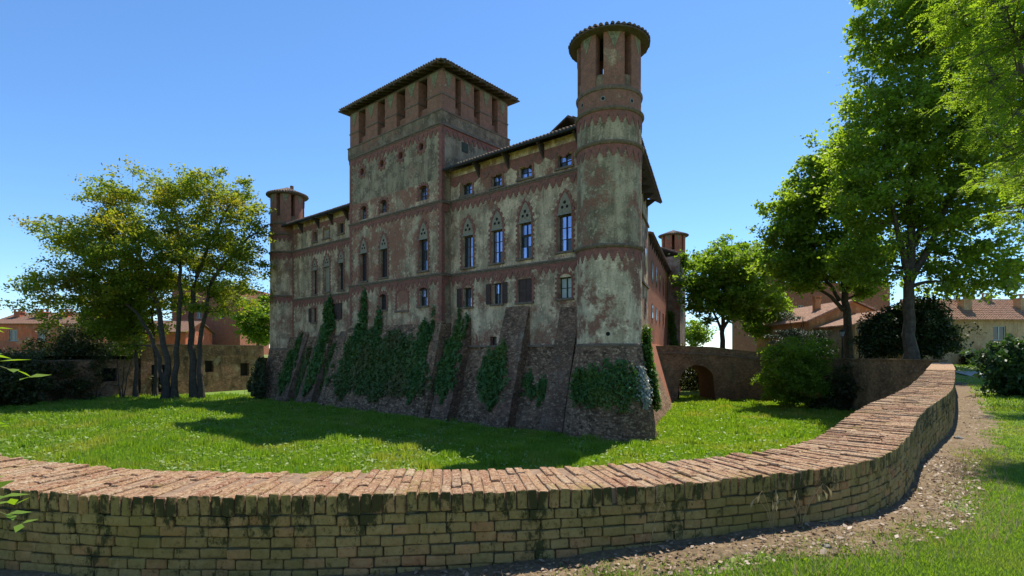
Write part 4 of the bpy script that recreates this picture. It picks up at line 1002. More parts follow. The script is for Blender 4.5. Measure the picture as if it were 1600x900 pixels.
bank_wall('bank_wall', 'brick bank wall seen beyond the bridge arch', (45, 104), (36, 75.5), .9); bank_wall('bank_wall', 'brick bank wall running from the bridge end behind the parapet', (36, 75), (31.4, 65), .9)

# ------------------------------------------------------------------ houses
def house(name, label, x0, x1, y0, y1, z0, ze, zr, mat, ridge='x', wins=(), chim=(), tile='tile', ov=.45, rowlen=None, cat='house', rz=0, flat=False):
    cx, cy = (x0 + x1) / 2, (y0 + y1) / 2; o = empty(name, (cx, cy, z0), rz); tag(o, label, cat)
    X0, X1, Y0, Y1 = x0 - cx, x1 - cx, y0 - cy, y1 - cy; E_, R_ = ze - z0, zr - z0
    b = MB(); wall_grid(b, X0, X1, -2, E_, Y0, [(w[0] - cx, w[1] - cx, w[2] - z0, w[3] - z0) for w in wins], depth=.3)
    b.face([(X0, Y0, -2), (X0, Y0, E_), (X0, Y1, E_), (X0, Y1, -2)]); b.face([(X1, Y0, -2), (X1, Y1, -2), (X1, Y1, E_), (X1, Y0, E_)]); b.face([(X0, Y1, -2), (X0, Y1, E_), (X1, Y1, E_), (X1, Y1, -2)])
    if not flat:
        if ridge == 'x':
            b.face([(X0, Y0, E_), (X0, 0, R_), (X0, Y1, E_)]); b.face([(X1, Y0, E_), (X1, Y1, E_), (X1, 0, R_)])
        else: b.face([(X0, Y0, E_), (X1, Y0, E_), (0, Y0, R_)]); b.face([(X1, Y1, E_), (X0, Y1, E_), (0, Y1, R_)])
    else: b.face([(X0, Y0, E_), (X1, Y0, E_), (X1, Y1, E_), (X0, Y1, E_)])
    b.build('wall', M[mat], o)
    if not flat:
        r_ = MB()
        if ridge == 'x':
            k = (R_ - E_) / (0 - Y0); e = E_ - ov * k
            roof_slope(r_, (X0 - ov, Y0 - ov, e + .12), (X1 + ov, Y0 - ov, e + .12), (X0 - ov, 0, R_ + .12), (X1 + ov, 0, R_ + .12), col=.26, r=.1, rowlen=rowlen); roof_slope(r_, (X1 + ov, Y1 + ov, e + .12), (X0 - ov, Y1 + ov, e + .12), (X1 + ov, 0, R_ + .12), (X0 - ov, 0, R_ + .12), col=.5, r=.15)
            r_.tube([(X0 - ov, 0, R_ + .16), (X1 + ov, 0, R_ + .16)], .13, 6)
        else:
            k = (R_ - E_) / (0 - X0); e = E_ - ov * k
            roof_slope(r_, (X0 - ov, Y0 - ov, e + .12), (X0 - ov, Y1, e + .12), (0, Y0 - ov, R_ + .12), (0, Y1, R_ + .12), col=.26, r=.1, rowlen=rowlen); roof_slope(r_, (X1 + ov, Y1, e + .12), (X1 + ov, Y0 - ov, e + .12), (0, Y1, R_ + .12), (0, Y0 - ov, R_ + .12), col=.26, r=.1, rowlen=rowlen)
            r_.tube([(0, Y0 - ov, R_ + .16), (0, Y1, R_ + .16)], .13, 6)
        ro = r_.build('roof', [M[tile], M['soffit']], o)
    else:
        r_ = MB(); r_.box(X0 - .15, X1 + .15, Y0 - .15, Y1 + .15, E_ + .002, E_ + .3); ro = r_.build('cornice', M[mat], o)
    for (x, y, za, zb, w_) in chim:
        c = MB(); x -= cx; y -= cy; za -= z0; zb -= z0; c.box(x - w_, x + w_, y - w_, y + w_, za, zb); c.box(x - w_ * 1.25, x + w_ * 1.25, y - w_ * 1.25, y + w_ * 1.25, zb + .001, zb + .15)
        for sx in (-1, 1):
            for sy in (-1, 1): c.box(x + sx * w_ * .8 - w_ * .2, x + sx * w_ * .8 + w_ * .2, y + sy * w_ * .8 - w_ * .2, y + sy * w_ * .8 + w_ * .2, zb + .151, zb + .45)
        c.box(x - w_ * 1.3, x + w_ * 1.3, y - w_ * 1.3, y + w_ * 1.3, zb + .451, zb + .55); c.build('chimney', M[mat], ro)
    for w in wins:
        f = MB(); a, c_, za, zb = w[0] - cx, w[1] - cx, w[2] - z0, w[3] - z0; t = .09
        f.box(a, a + t, Y0 + .12, Y0 + .2, za, zb); f.box(c_ - t, c_, Y0 + .12, Y0 + .2, za, zb); f.box(a + t, c_ - t, Y0 + .12, Y0 + .2, za, za + t); f.box(a + t, c_ - t, Y0 + .12, Y0 + .2, zb - t, zb); f.box((a + c_) / 2 - .06, (a + c_) / 2 + .06, Y0 + .121, Y0 + .199, za + t, zb - t)
        wo = f.build('window', M['curtain'], o)
        for xa, xb in ((a, (a + c_) / 2), ((a + c_) / 2, c_)): p = MB(); p.face([(xa, Y0 + .16, za), (xb, Y0 + .16, za), (xb, Y0 + .16, zb), (xa, Y0 + .16, zb)]); p.build('pane', M['glass_dark'], wo)
        s = MB(); s.box(a - .12, c_ + .12, Y0 - .1, Y0 + .11, za - .1, za - .001); s.build('sill', M['stone'], wo)
    return o
house('house', 'long buff house with tiled roof behind the gravel at the right edge', 41.5, 70, 54.5, 60.5, 0, 5.1, 7.05, 'house_buff', wins=[(48.2, 49.5, 2.9, 4.35), (56, 57.3, 2.9, 4.35)], chim=[(46.6, 56, 4.9, 7.0, .42), (52.3, 55.9, 4.9, 7.1, .42), (50.2, 57.5, 6.8, 7.4, .3)], tile='tile_pale', rowlen=.42)
house('house', 'ochre brick house with small gable window behind the plane trunk', 36.0, 46.6, 66, 80, .4, 5.5, 7.9, 'house_ochre', ridge='y', wins=[(37.6, 38.4, 5.0, 5.7)] if False else [(37.9, 38.7, 4.6, 5.35)], chim=[(39.2, 70, 6.5, 8.4, .35)], tile='tile_pale', rowlen=.5)
house('house', 'low cream house with pinkish lean tiled roof behind the lamp post', 37.2, 45.0, 59, 68, .4, 4.7, 6.1, 'house_buff', ridge='y', tile='tile_pale', rowlen=.5, wins=[(38.2, 38.9, 1.6, 3.6)])
hb = house('brick_building', 'big red brick building with chimneys far behind the right trees', 44.5, 66, 95, 110, 0, 13.6, 13.6, 'house_brick', flat=True, cat='building', wins=[(50, 51, 8, 10), (56, 57, 8, 10)], chim=[(63.5, 97, 13.6, 15.2, .7), (46.5, 97, 13.6, 16.2, 1.4)])
house('house', 'red rendered house with tiled roof and chimneys above the left bank', -84, -66, 88, 98, 1, 6.4, 8.3, 'house_red', wins=[(-81.3, -80, 3.6, 5.4), (-76.7, -75.4, 3.6, 5.4), (-72, -70.8, 3.6, 5.4)], chim=[(-82.4, 91, 6.8, 8.4, .5), (-78.6, 91, 6.8, 8.4, .6), (-74.5, 91, 6.8, 8.4, .55)], rowlen=.6, tile='tile')
house('house', 'lower red house with tile roof half hidden by left shrubs', -66, -54, 90, 98, 1, 5.2, 7.0, 'house_red', wins=[(-62, -61, 3, 4.6)], tile='tile')
house('brick_building', 'tall orange brick building behind the many-stemmed left tree', -62.5, -50, 100, 112, 1, 13.6, 13.6, 'house_brick', flat=True, cat='building', wins=[(-58, -57, 8, 10), (-54, -53, 8, 10)])

# ------------------------------------------------------------------ street lamps
def lamp(x, y, z0, h, label):
    o = empty('street_lamp', (x, y, z0)); tag(o, label, 'street lamp', 'lamps by the bridge approach')
    p = MB(); p.lathe([(.16, 0), (.16, .12), (.1, .2), (.085, .7), (.06, .8), (.045, h - .75), (.07, h - .7), (.04, h - .6)], (0, 0), 10); p.build('post', M['iron'], o, smooth=True)
    l = MB()
    for k in range(4):
        a = math.pi / 4 + k * math.pi / 2; l.tube([(.13 * math.cos(a), .13 * math.sin(a), h - .6), (.24 * math.cos(a), .24 * math.sin(a), h - .12)], .018, 4)
    l.lathe([(.02, h - .62), (.15, h - .6), (.15, h - .57)], (0, 0), 8); l.lathe([(.30, h - .12), (.2, h), (.06, h + .1), (.05, h + .18), (.0, h + .22)], (0, 0), 8); l.build('lantern_frame', M['iron'], o)
    g_ = MB(); g_.lathe([(.125, h - .58), (.23, h - .13)], (0, 0), 4, math.pi / 4, math.pi / 4 + 2 * math.pi); g_.build('lantern_glass', M['curtain'], o)
x, y, z = at(1316, 513, 52); lamp(x, y, .5, z - .7, 'black lantern lamp post just left of the slim plane trunk')
x, y, z = at(1343, 508, 52); lamp(x, y, .5, z - .7, 'black lantern lamp post just right of the slim plane trunk')

# ------------------------------------------------------------------ trees
def blob_points(ells, n, mind, rng):
    """points spread through a union of ellipsoids (cx,cy,cz,rx,ry,rz), at least mind apart"""
    vol = np.array([e[3] * e[4] * e[5] for e in ells]); pts = []; tries = 0
    while len(pts) < n and tries < n * 40:
        tries += 1; e = ells[rng.choice(len(ells), p=vol / vol.sum())]
        v = rng.normal(size=3); v /= np.linalg.norm(v); v *= rng.random() ** .42
        p = np.array(e[:3]) + v * np.array(e[3:6])
        if pts and min(np.sum((np.array(pts) - p) ** 2, axis=1)) < mind * mind: continue
        pts.append(p)
    return np.array(pts)
def make_tree(name, label, base, stems, ells, nclump, clump_r, nleaf, leaf, mleaf, mbark, cat='tree', seed=1, mind=None, flat=.55, tr0=.3, group=None, twig=True, leafw=.55, droop=0.):
    """stems: list of polylines (absolute) with start radius; clumps are joined to the nearest stem node by bent limbs"""
    rng = np.random.default_rng(seed); rs = random.Random(seed)
    o = empty(name, base); tag(o, label, cat, group); iv = Matrix.Translation(-Vector(base))
    wd = MB(); nodes = []; nrad = []
    for pts, r0, r1 in stems:
        P = [np.array(p, float) for p in pts]; Q = []
        for a, c in zip(P[:-1], P[1:]):
            for k in range(4): Q.append(a + (c - a) * k / 4 + rng.normal(size=3) * .03 * np.linalg.norm(c - a) * (0 if k == 0 else 1) * .5)
        Q.append(P[-1]); n = len(Q); rad = [r0 + (r1 - r0) * (k / (n - 1)) ** .8 for k in range(n)]
        if pts[0][2] <= base[2] + .3: rad[0] *= 1.45; rad[1] *= 1.1
        wd.tube(Q, rad, 9)
        for q, r_ in list(zip(Q, rad))[n // 4:]: nodes.append(q); nrad.append(r_)
    cl = blob_points(ells, nclump, mind or clump_r * .8, rng)
    N0 = np.array(nodes); order = np.argsort([np.min(np.linalg.norm(N0 - c, axis=1)) for c in cl])
    for i in order:
        c = cl[i]; A = np.array(nodes); d = np.linalg.norm(A - c, axis=1) + 1.6 * np.maximum(0, A[:, 2] - c[2] + .15 * np.linalg.norm((A - c)[:, :2], axis=1))
        k = int(np.argmin(d)); p0 = A[k]; r0 = min(nrad[k] * .62, tr0); mid = (p0 + c) / 2 + np.array([0, 0, .12 * np.linalg.norm(c - p0)]) * (1 if droop == 0 else -.3) + rng.normal(size=3) * .07 * np.linalg.norm(c - p0)
        q = [p0 + (mid - p0) * t * (1 - t) * 2 + (c - p0) * t * t if False else (1 - t) ** 2 * p0 + 2 * t * (1 - t) * mid + t * t * c for t in (0, .25, .5, .75, 1)]
        rr = [max(.012, r0 * (1 - .8 * t)) for t in (0, .25, .5, .75, 1)]
        wd.tube(q, rr, 5, cap=False)
        for a, r_ in zip(q[1:], rr[1:]): nodes.append(a); nrad.append(r_)
        if twig:
            for _ in range(3):
                e = c + rng.normal(size=3) * clump_r * np.array([.5, .5, .5 * flat]); wd.tube([q[3], (q[3] + e) / 2 + rng.normal(size=3) * .1 * clump_r, e], [max(.01, rr[3] * .6), .012, .006], 4, cap=False)
    t_ = wd.build('trunk', mbark, o, smooth=True); t_.matrix_parent_inverse = iv
    per = nleaf // len(cl); P = []
    for c in cl:
        s_ = clump_r * rng.uniform(.7, 1.25); nsub = 7; sub = rng.normal(size=(nsub, 3)) * s_ * .45 * np.array([1, 1, flat]); idx = rng.integers(0, nsub, per)
        P.append(c + sub[idx] + rng.normal(size=(per, 3)) * s_ * .24 * np.array([1, 1, flat]))
    P = np.concatenate(P); n = len(P)
    N = unit(rng.normal(size=(n, 3)) * .75 + np.array([0, 0, .75])); D = rng.normal(size=(n, 3)); D[:, 2] -= .4 + droop
    L_ = leaf * rng.uniform(.6, 1.3, n); V, Q = leaf_quads(P, N, D, L_, L_ * leafw)
    cr = np_mesh('crown', V, Q, mleaf, o); cr.matrix_parent_inverse = iv
    return o
def E_(px, py, Y, rpx, rpy, ry=None):      # ellipsoid from its centre and half sizes as seen at depth Y
    x, y, z = at(px, py, Y); rx = rpx / FPX * Y; return (x, y, z, rx, ry or rx, rpy / FPX * Y)

# left many-stemmed tree in the moat
def A(px, py, Y): return at(px, py, Y)
base = (-37.6, 60.0, MOAT_Z)
st = [([(-38.2, 60, MOAT_Z), A(262, 560, 60), A(245, 470, 60), A(205, 400, 59), A(150, 330, 58)], .42, .09),
      ([(-37.4, 60.3, MOAT_Z), A(275, 550, 60.3), A(283, 460, 60.3), A(280, 380, 60), A(270, 290, 60)], .36, .08),
      ([(-35.8, 61.5, MOAT_Z), A(298, 540, 61.5), A(302, 450, 61.5), A(330, 370, 61), A(365, 310, 60)], .45, .09),
      ([(-35.2, 61.6, MOAT_Z), A(312, 540, 61.6), A(330, 440, 61), A(380, 380, 60), A(420, 350, 58.5)], .33, .07),
      ([(-38.6, 60.6, MOAT_Z), A(250, 560, 60.6), A(215, 490, 60), A(150, 440, 59), A(85, 410, 58)], .28, .06)]
el = [E_(262, 305, 60, 70, 40), E_(350, 315, 60, 62, 42), E_(170, 310, 59, 62, 32), E_(260, 375, 60, 110, 45), E_(130, 375, 59, 60, 35), E_(400, 352, 59, 42, 26), E_(370, 400, 60, 50, 30),
      E_(95, 425, 58, 48, 26), E_(170, 450, 59, 80, 34), E_(150, 495, 60, 60, 36), E_(195, 530, 62, 45, 30), E_(330, 455, 62, 60, 45), E_(250, 440, 62, 60, 45), E_(200, 420, 58, 60, 40), E_(110, 450, 58, 60, 36), E_(70, 480, 59, 36, 26), E_(390, 430, 61, 36, 30)]
make_tree('spreading_tree', 'broad many-stemmed tree with bronze-green foliage in the moat grass', base, st, el, 280, 1.7, 76000, .34, M['lf_ail'], M['bark'], seed=5, mind=1.25, flat=.55, tr0=.16)
# two slim trunks to its left
for i, (px, Y, lab) in enumerate(((212, 62.5, 'slim leaning tree beside the low bank wall'), (243, 63.5, 'slim straight tree between bank wall and many-stemmed tree'))):
    x = (px - 800) / FPX * Y
    make_tree('slim_tree', lab, (x, Y, MOAT_Z), [([(x, Y, MOAT_Z), A(px + 1, 560, Y), A(px - 6, 490, Y), A(px - 12 + i * 20, 420, Y)], .26, .07)], [E_(px - 12 + 10 * i, 455, Y, 55, 40), E_(px - 22, 505, Y, 40, 22)], 28, 1.5, 5200, .38, M['lf_ail'], M['bark'], seed=30 + i, mind=1.1, flat=.45, tr0=.08)
# right: big plane tree, slim plane tree
X2, Y2 = 33.0, 45.0
st = [([(X2, Y2, .5), A(1419, 480, Y2), A(1421, 420, Y2), A(1422, 330, Y2), A(1430, 180, Y2), A(1440, 0, Y2)], .52, .16),
      ([A(1421, 430, Y2), A(1400, 350, Y2 - .5), A(1380, 220, Y2 - 1)], .3, .08), ([A(1421, 440, Y2), A(1460, 370, Y2), A(1500, 270, Y2 - 1), A(1540, 130, Y2 - 2)], .36, .08), ([A(1420, 400, Y2), A(1450, 330, Y2 + 1.5), A(1475, 200, Y2 + 2)], .28, .08)]
el = [E_(1420, 60, Y2, 70, 80), E_(1530, 70, Y2 - 1, 95, 100), E_(1400, 190, Y2, 75, 70), E_(1500, 210, Y2, 110, 80), E_(1370, 300, Y2, 72, 60), E_(1450, 320, Y2, 85, 60), E_(1545, 320, Y2, 65, 65), E_(1590, 200, Y2 - 2, 60, 120), E_(1360, 385, Y2, 55, 40), E_(1500, 405, Y2, 75, 32), E_(1372, 140, Y2, 50, 60), E_(1352, 235, Y2, 50, 50), E_(1375, 40, Y2, 40, 60), E_(1505, 438, Y2, 70, 24), E_(1565, 405, Y2, 50, 40), E_(1375, 425, Y2, 42, 26), E_(1445, -40, Y2, 80, 60), E_(1560, -40, Y2, 80, 60)]
make_tree('plane_tree', 'huge plane tree with thick trunk rising above the far wall corner', (X2, Y2, .5), st, el, 520, 1.45, 100000, .31, M['lf_plane'], M['bark_plane'], seed=8, mind=1.15, flat=.6, tr0=.2, leafw=.8)
X1, Y1 = 34.0, 55.0
st = [([(X1, Y1, .5), A(1324, 500, Y1), A(1318, 440, Y1), A(1322, 380, Y1), A(1318, 290, Y1)], .5, .13), ([A(1318, 485, Y1), A(1300, 465, Y1), A(1270, 445, Y1), A(1235, 390, Y1)], .24, .06), ([A(1320, 440, Y1), A(1350, 400, Y1), A(1365, 340, Y1)], .2, .06), ([A(1312, 470, Y1), A(1285, 430, Y1), A(1262, 350, Y1)], .2, .06)]
el = [E_(1318, 245, Y1, 48, 45), E_(1282, 275, Y1, 45, 45), E_(1310, 290, Y1, 55, 55), E_(1260, 330, Y1, 55, 50), E_(1228, 390, Y1, 38, 40), E_(1290, 400, Y1, 70, 42), E_(1350, 390, Y1, 40, 50), E_(1250, 440, Y1, 40, 22), E_(1352, 440, Y1, 32, 26)]
make_tree('plane_tree', 'slimmer forked plane tree between the two lamp posts', (X1, Y1, .5), st, el, 175, 1.5, 48000, .34, M['lf_plane'], M['bark_plane'], seed=9, mind=1.15, flat=.6, tr0=.14, leafw=.8)
# bright round tree behind the bridge
Xg, Yg = 29.5, 76.0
st = [([(Xg, Yg, 0), A(1128, 520, Yg), A(1132, 470, Yg), A(1140, 400, Yg)], .45, .12), ([A(1128, 520, Yg), A(1112, 480, Yg), A(1095, 430, Yg)], .22, .06), ([A(1129, 515, Yg), A(1150, 480, Yg), A(1185, 430, Yg)], .25, .06)]
el = [E_(1140, 415, Yg, 62, 42), E_(1105, 445, Yg, 40, 40), E_(1175, 450, Yg, 45, 45), E_(1190, 490, Yg, 34, 34), E_(1140, 470, Yg, 55, 35), E_(1090, 480, Yg, 25, 25), E_(1195, 420, Yg, 25, 25)]
make_tree('round_tree', 'bright green round-crowned tree behind the bridge', (Xg, Yg, .5), st, el, 150, 1.6, 36000, .42, M['lf_bright'], M['bark'], seed=12, mind=1.2, flat=.6, tr0=.15, leafw=.7)
# further trees
def bgtree(label, px, py, Y, rpx, rpy, mat, seed, n=7000, leaf=.45, nm='tree'):
    x, y, z = at(px, py, Y); zb = gz(x, y)
    make_tree(nm, label, (x, y, zb), [([(x, y, zb), (x + .2, y, (zb + z) / 2), (x, y, z + rpy / FPX * Y * .5)], .3, .08)], [E_(px, py, Y, rpx, rpy), E_(px + rpx * .35, py + rpy * .25, Y, rpx * .7, rpy * .7)], 44, 1.5, n, leaf, M[mat], M['bark'], seed=seed, mind=1.0, tr0=.1, leafw=.7)
bgtree('leafy green tree between the left tower and the orange building', 402, 500, 88, 26, 38, 'lf_bright', 41)
bgtree('small bright tree beside the castle rear tower beyond the bridge', 1085, 520, 110, 22, 20, 'lf_bright', 42, 3500)
bgtree('dark tree rising behind the left bank shrubs', 175, 490, 84, 45, 38, 'lf_hedge', 43)
bgtree('leafy tree beyond the bridge end beside the ochre house', 1205, 515, 84, 26, 26, 'lf_bright', 45, 4500)

# robinia overhanging from beyond the right edge: long compound leaves
def compound_leaves(P, D, length, nl, lw, rng, droop=.35):
    """pinnate leaves starting at P, heading D: returns leaflet verts/quads"""
    VV = []
    n = len(P); D = unit(D); up = np.array([0, 0, 1.]); S = unit(np.cross(D, up) + 1e-6); N = np.cross(S, D)
    PP, NN, DD, LL, WW = [], [], [], [], []
    for k in range(nl):
        t = (k + 1) / nl
        c = P + D * (length * t)[:, None] - up * (droop * length * t * t)[:, None]
        for sg in (-1, 1):
            d = unit(S * sg + D * .55 - up * .25 + rng.normal(size=(n, 3)) * .12)
            nn = unit(N + rng.normal(size=(n, 3)) * .25)
            l = lw * length * (1.1 - .35 * abs(t - .45) * 2) * rng.uniform(.85, 1.15, n)
            PP.append(c); NN.append(nn); DD.append(d); LL.append(l); WW.append(l * .42)
    return leaf_quads(np.concatenate(PP), np.concatenate(NN), np.concatenate(DD), np.concatenate(LL), np.concatenate(WW))
rng = np.random.default_rng(77)
def robinia(label, bx, by, top, targets, seed, lim):
    rng = np.random.default_rng(seed); rb = empty('robinia_tree', (bx, by, 0)); tag(rb, label, 'tree'); rv = Matrix.Translation((-bx, -by, 0))
    wd = MB(); tr = [np.array(p) for p in ((bx, by, 0), (bx - .15, by + .1, top * .25), (bx - .3, by + .15, top * .5), (bx - .7, by + .3, top * .78), (bx - 1.0, by + .5, top))]
    wd.tube(tr, [.32, .26, .21, .15, .07], 10); nodes = [tr[1] + (tr[2] - tr[1]) * k / 4 for k in range(2, 5)] + [tr[2] + (tr[3] - tr[2]) * k / 4 for k in range(1, 5)] + [tr[3] + (tr[4] - tr[3]) * k / 3 for k in range(1, 4)]; ends = []
    for (px, py, Y) in targets:
        e = np.array(at(px, py, Y)); A_ = np.array(nodes); d = np.linalg.norm(A_ - e, axis=1) + 1.2 * np.maximum(0, A_[:, 2] - e[2] + .25 * np.linalg.norm((A_ - e)[:, :2], axis=1)); s0 = A_[int(np.argmin(d))]
        L_ = np.linalg.norm(e - s0); mid = (s0 + e) / 2 + np.array([0, 0, .16 * L_]) + rng.normal(size=3) * .10 * L_; ts = np.linspace(0, 1, 9)
        q = [(1 - t) ** 2 * s0 + 2 * t * (1 - t) * mid + t * t * e + rng.normal(size=3) * .03 * (0 < t < 1) for t in ts]; wd.tube(q, [min(.085, .02 * L_) * (1 - t) + .012 for t in ts], 6); nodes += q[2:8]
        for t in np.linspace(.3, 1, 9):
            c = (1 - t) ** 2 * s0 + 2 * t * (1 - t) * mid + t * t * e
            for _ in range(2): dd = unit(rng.normal(size=3) * np.array([1, 1, .5])); e2 = c + dd * rng.uniform(.3, lim); wd.tube([c, (c + e2) / 2 + (0, 0, .05), e2], [.015, .01, .006], 4, cap=False); ends += [c + (e2 - c) * u_ for u_ in (.3, .5, .7, .85, 1)]
    o = wd.build('trunk', M['bark'], rb, smooth=True); o.matrix_parent_inverse = rv
    ends = np.array(ends); P = np.repeat(ends, 2, axis=0); D = rng.normal(size=P.shape) * np.array([1, 1, .35]); D[:, 2] -= .1
    V, Q = compound_leaves(P, D, rng.uniform(.22, .36, len(P)) * (1 if lim < 1 else 1.25), 8, .2, rng); o = np_mesh('crown', V, Q, M['lf_plane'], rb); o.matrix_parent_inverse = rv
robinia('overhanging branches with long feathery compound leaves filling the very top right corner', 13.5, 8.5, 9.5, ((1590, 240, 9.8), (1570, 150, 10), (1590, 110, 9), (1540, 60, 10.5), (1560, 20, 9), (1500, 20, 11), (1530, 140, 11), (1595, 330, 10.5), (1480, 70, 11.5), (1620, 50, 9), (1630, 200, 9), (1580, -30, 9.5), (1500, -40, 10.5), (1700, 120, 9), (1720, 0, 8.5)), 77, .8)
robinia('second feathery-leaved tree just behind, its branches halfway up the right edge', 19.8, 18.0, 12.0, ((1600, 300, 16), (1570, 260, 18), (1600, 180, 17), (1540, 200, 17), (1530, 290, 20), (1510, 150, 19), (1560, 110, 18), (1610, 90, 18), (1680, 200, 18), (1700, 100, 17), (1720, 260, 20)), 78, 1.5)

# ailanthus sapling at the left edge
sp = empty('sapling', (-3.42, 3.05, 0)); tag(sp, 'young sapling with pinnate leaves reaching in at the left edge', 'sapling'); siv = Matrix.Translation((3.35, -3.05, 0))
wd = MB(); wd.tube([(-3.35, 3.05, 0), (-3.3, 3.05, .8), (-3.33, 3.05, 1.5), (-3.3, 3.1, 1.95)], [.022, .018, .014, .008], 6); P = []; D = []
for (z, ex, ey, ez, l) in ((1.72, .62, -.05, .22, .46), (1.66, .7, .1, -.02, .52), (1.2, .62, 0, .02, .42), (1.22, .6, .15, .12, .36), (.92, .7, .02, .0, .50), (.9, .62, .1, -.12, .5), (1.85, .3, .2, .5, .4), (1.5, -.6, .3, .2, .5)):
    p0 = np.array([-3.32, 3.05, z]); d = np.array([ex, ey, ez]); P.append(p0 + d * .12); D.append(d)
    wd.tube([p0, p0 + d * .15, p0 + unit(d) * l + np.array([0, 0, -.3 * l * .9])], [.006, .005, .003], 4)
o = wd.build('stem', M['stem'], sp); o.matrix_parent_inverse = siv
V, Q = compound_leaves(np.array(P), np.array(D), np.array([.46, .52, .42, .36, .5, .5, .4, .5]), 7, .30, rng); o = np_mesh('leaves', V, Q, M['lf_bright'], sp); o.matrix_parent_inverse = siv

# ------------------------------------------------------------------ shrubs
def shrub(name, label, base, ells, nclump, clump_r, nleaf, leaf, mat, seed, cat='shrub', flat=.7, leafw=.6, group=None):
    bx, by, bz = base
    st = [([(bx + dx, by, bz), (bx + dx * 3, by + dy, bz + (ells[0][2] - bz) * .6), (bx + dx * 5, by + dy * 2, ells[0][2])], .07, .03) for dx, dy in ((-.15, .1), (.1, -.1), (.2, .2))]
    return make_tree(name, label, base, st, ells, nclump, clump_r, nleaf, leaf, M[mat], M['bark'], cat=cat, seed=seed, mind=clump_r * .6, flat=flat, tr0=.05, leafw=leafw, group=group)
shrub('shrub', 'large round shrub with bright top growing in the moat beside the bridge', (26.2, 51, MOAT_Z), [E_(1243, 560, 51, 48, 34), E_(1243, 590, 51, 46, 38), E_(1230, 600, 50, 34, 28)], 90, .95, 26000, .24, 'lf_bright', 21)
shrub('shrub', 'dark low shrub against the tall retaining wall', (29.6, 50, MOAT_Z), [E_(1308, 612, 50, 26, 24), E_(1325, 595, 49.5, 22, 16), E_(1290, 630, 50, 30, 12)], 50, .8, 11000, .22, 'lf_hedge', 22)
shrub('shrub', 'green thicket seen through the bridge arch', (21.5, 78, MOAT_Z), [E_(1085, 592, 78, 40, 30), E_(1060, 575, 80, 30, 30), E_(1115, 580, 80, 30, 30)], 60, 1.3, 12000, .34, 'lf_hedge', 28)
shrub('cedar', 'dark cedar with layered boughs behind the round moat shrub', (32.5, 62, .5), [E_(1238, 495, 62, 14, 22), E_(1250, 525, 62, 42, 12), E_(1262, 545, 61, 48, 12), E_(1232, 540, 62, 34, 12)], 70, .9, 16000, .26, 'lf_cedar', 23, cat='conifer', flat=.3, leafw=.35)
shrub('evergreen_shrub', 'dark evergreen bush left of the thick plane trunk', (33.6, 49.5, .5), [E_(1380, 525, 49.5, 34, 34), E_(1398, 500, 49.5, 22, 24)], 60, .9, 15000, .26, 'lf_dark', 24)
shrub('evergreen_shrub', 'dark glossy evergreen bush right of the thick plane trunk', (37.2, 47.5, .2), [E_(1452, 522, 47.5, 34, 36), E_(1440, 490, 47.5, 24, 24)], 66, .9, 17000, .26, 'lf_dark', 25)
shrub('clipped_bush', 'small clipped bush against the long buff house', (45.8, 53.5, 0), [E_(1524, 563, 53.5, 17, 10)], 26, .5, 5000, .16, 'lf_dark', 26)
shrub('laurel_bush', 'broad-leaved green bush on the lawn at the right edge', (18.6, 20.5, 0), [E_(1585, 562, 20, 36, 26), E_(1605, 590, 20, 34, 28), E_(1575, 590, 20, 16, 16)], 60, .42, 9000, .20, 'lf_laurel', 27, leafw=.6)
Lb = [(-47.5, 57.6, 40, 575, 50, 22, 'dense shrub hanging over the dark doorway'), (-46, 60, 95, 600, 40, 26, 'dark leafy bush covering the wall right of the doorway'), (-50.6, 52.8, 12, 590, 30, 34, 'dark bush at the left end of the crumbling wall'), (-40.8, 69.5, 232, 590, 26, 22, 'low bush at the foot of the plastered wall'), (-44.5, 62, 110, 555, 55, 50, 'dense dark shrub spilling over the low bank wall'), (-42.5, 66.5, 165, 570, 40, 34, 'leafy shrub under the slim leaning tree')]
for i, (bx, by, px, py, rx, ry, lab) in enumerate(Lb):
    shrub('shrub', lab, (bx, by, MOAT_Z if i else .5), [E_(px, py, by, rx, ry, 2.4), E_(px + rx * .3, py + ry * .3, by - 1, rx * .7, ry * .8, 2)], 80, 1.2, 15000, .30, 'lf_hedge', 60 + i)

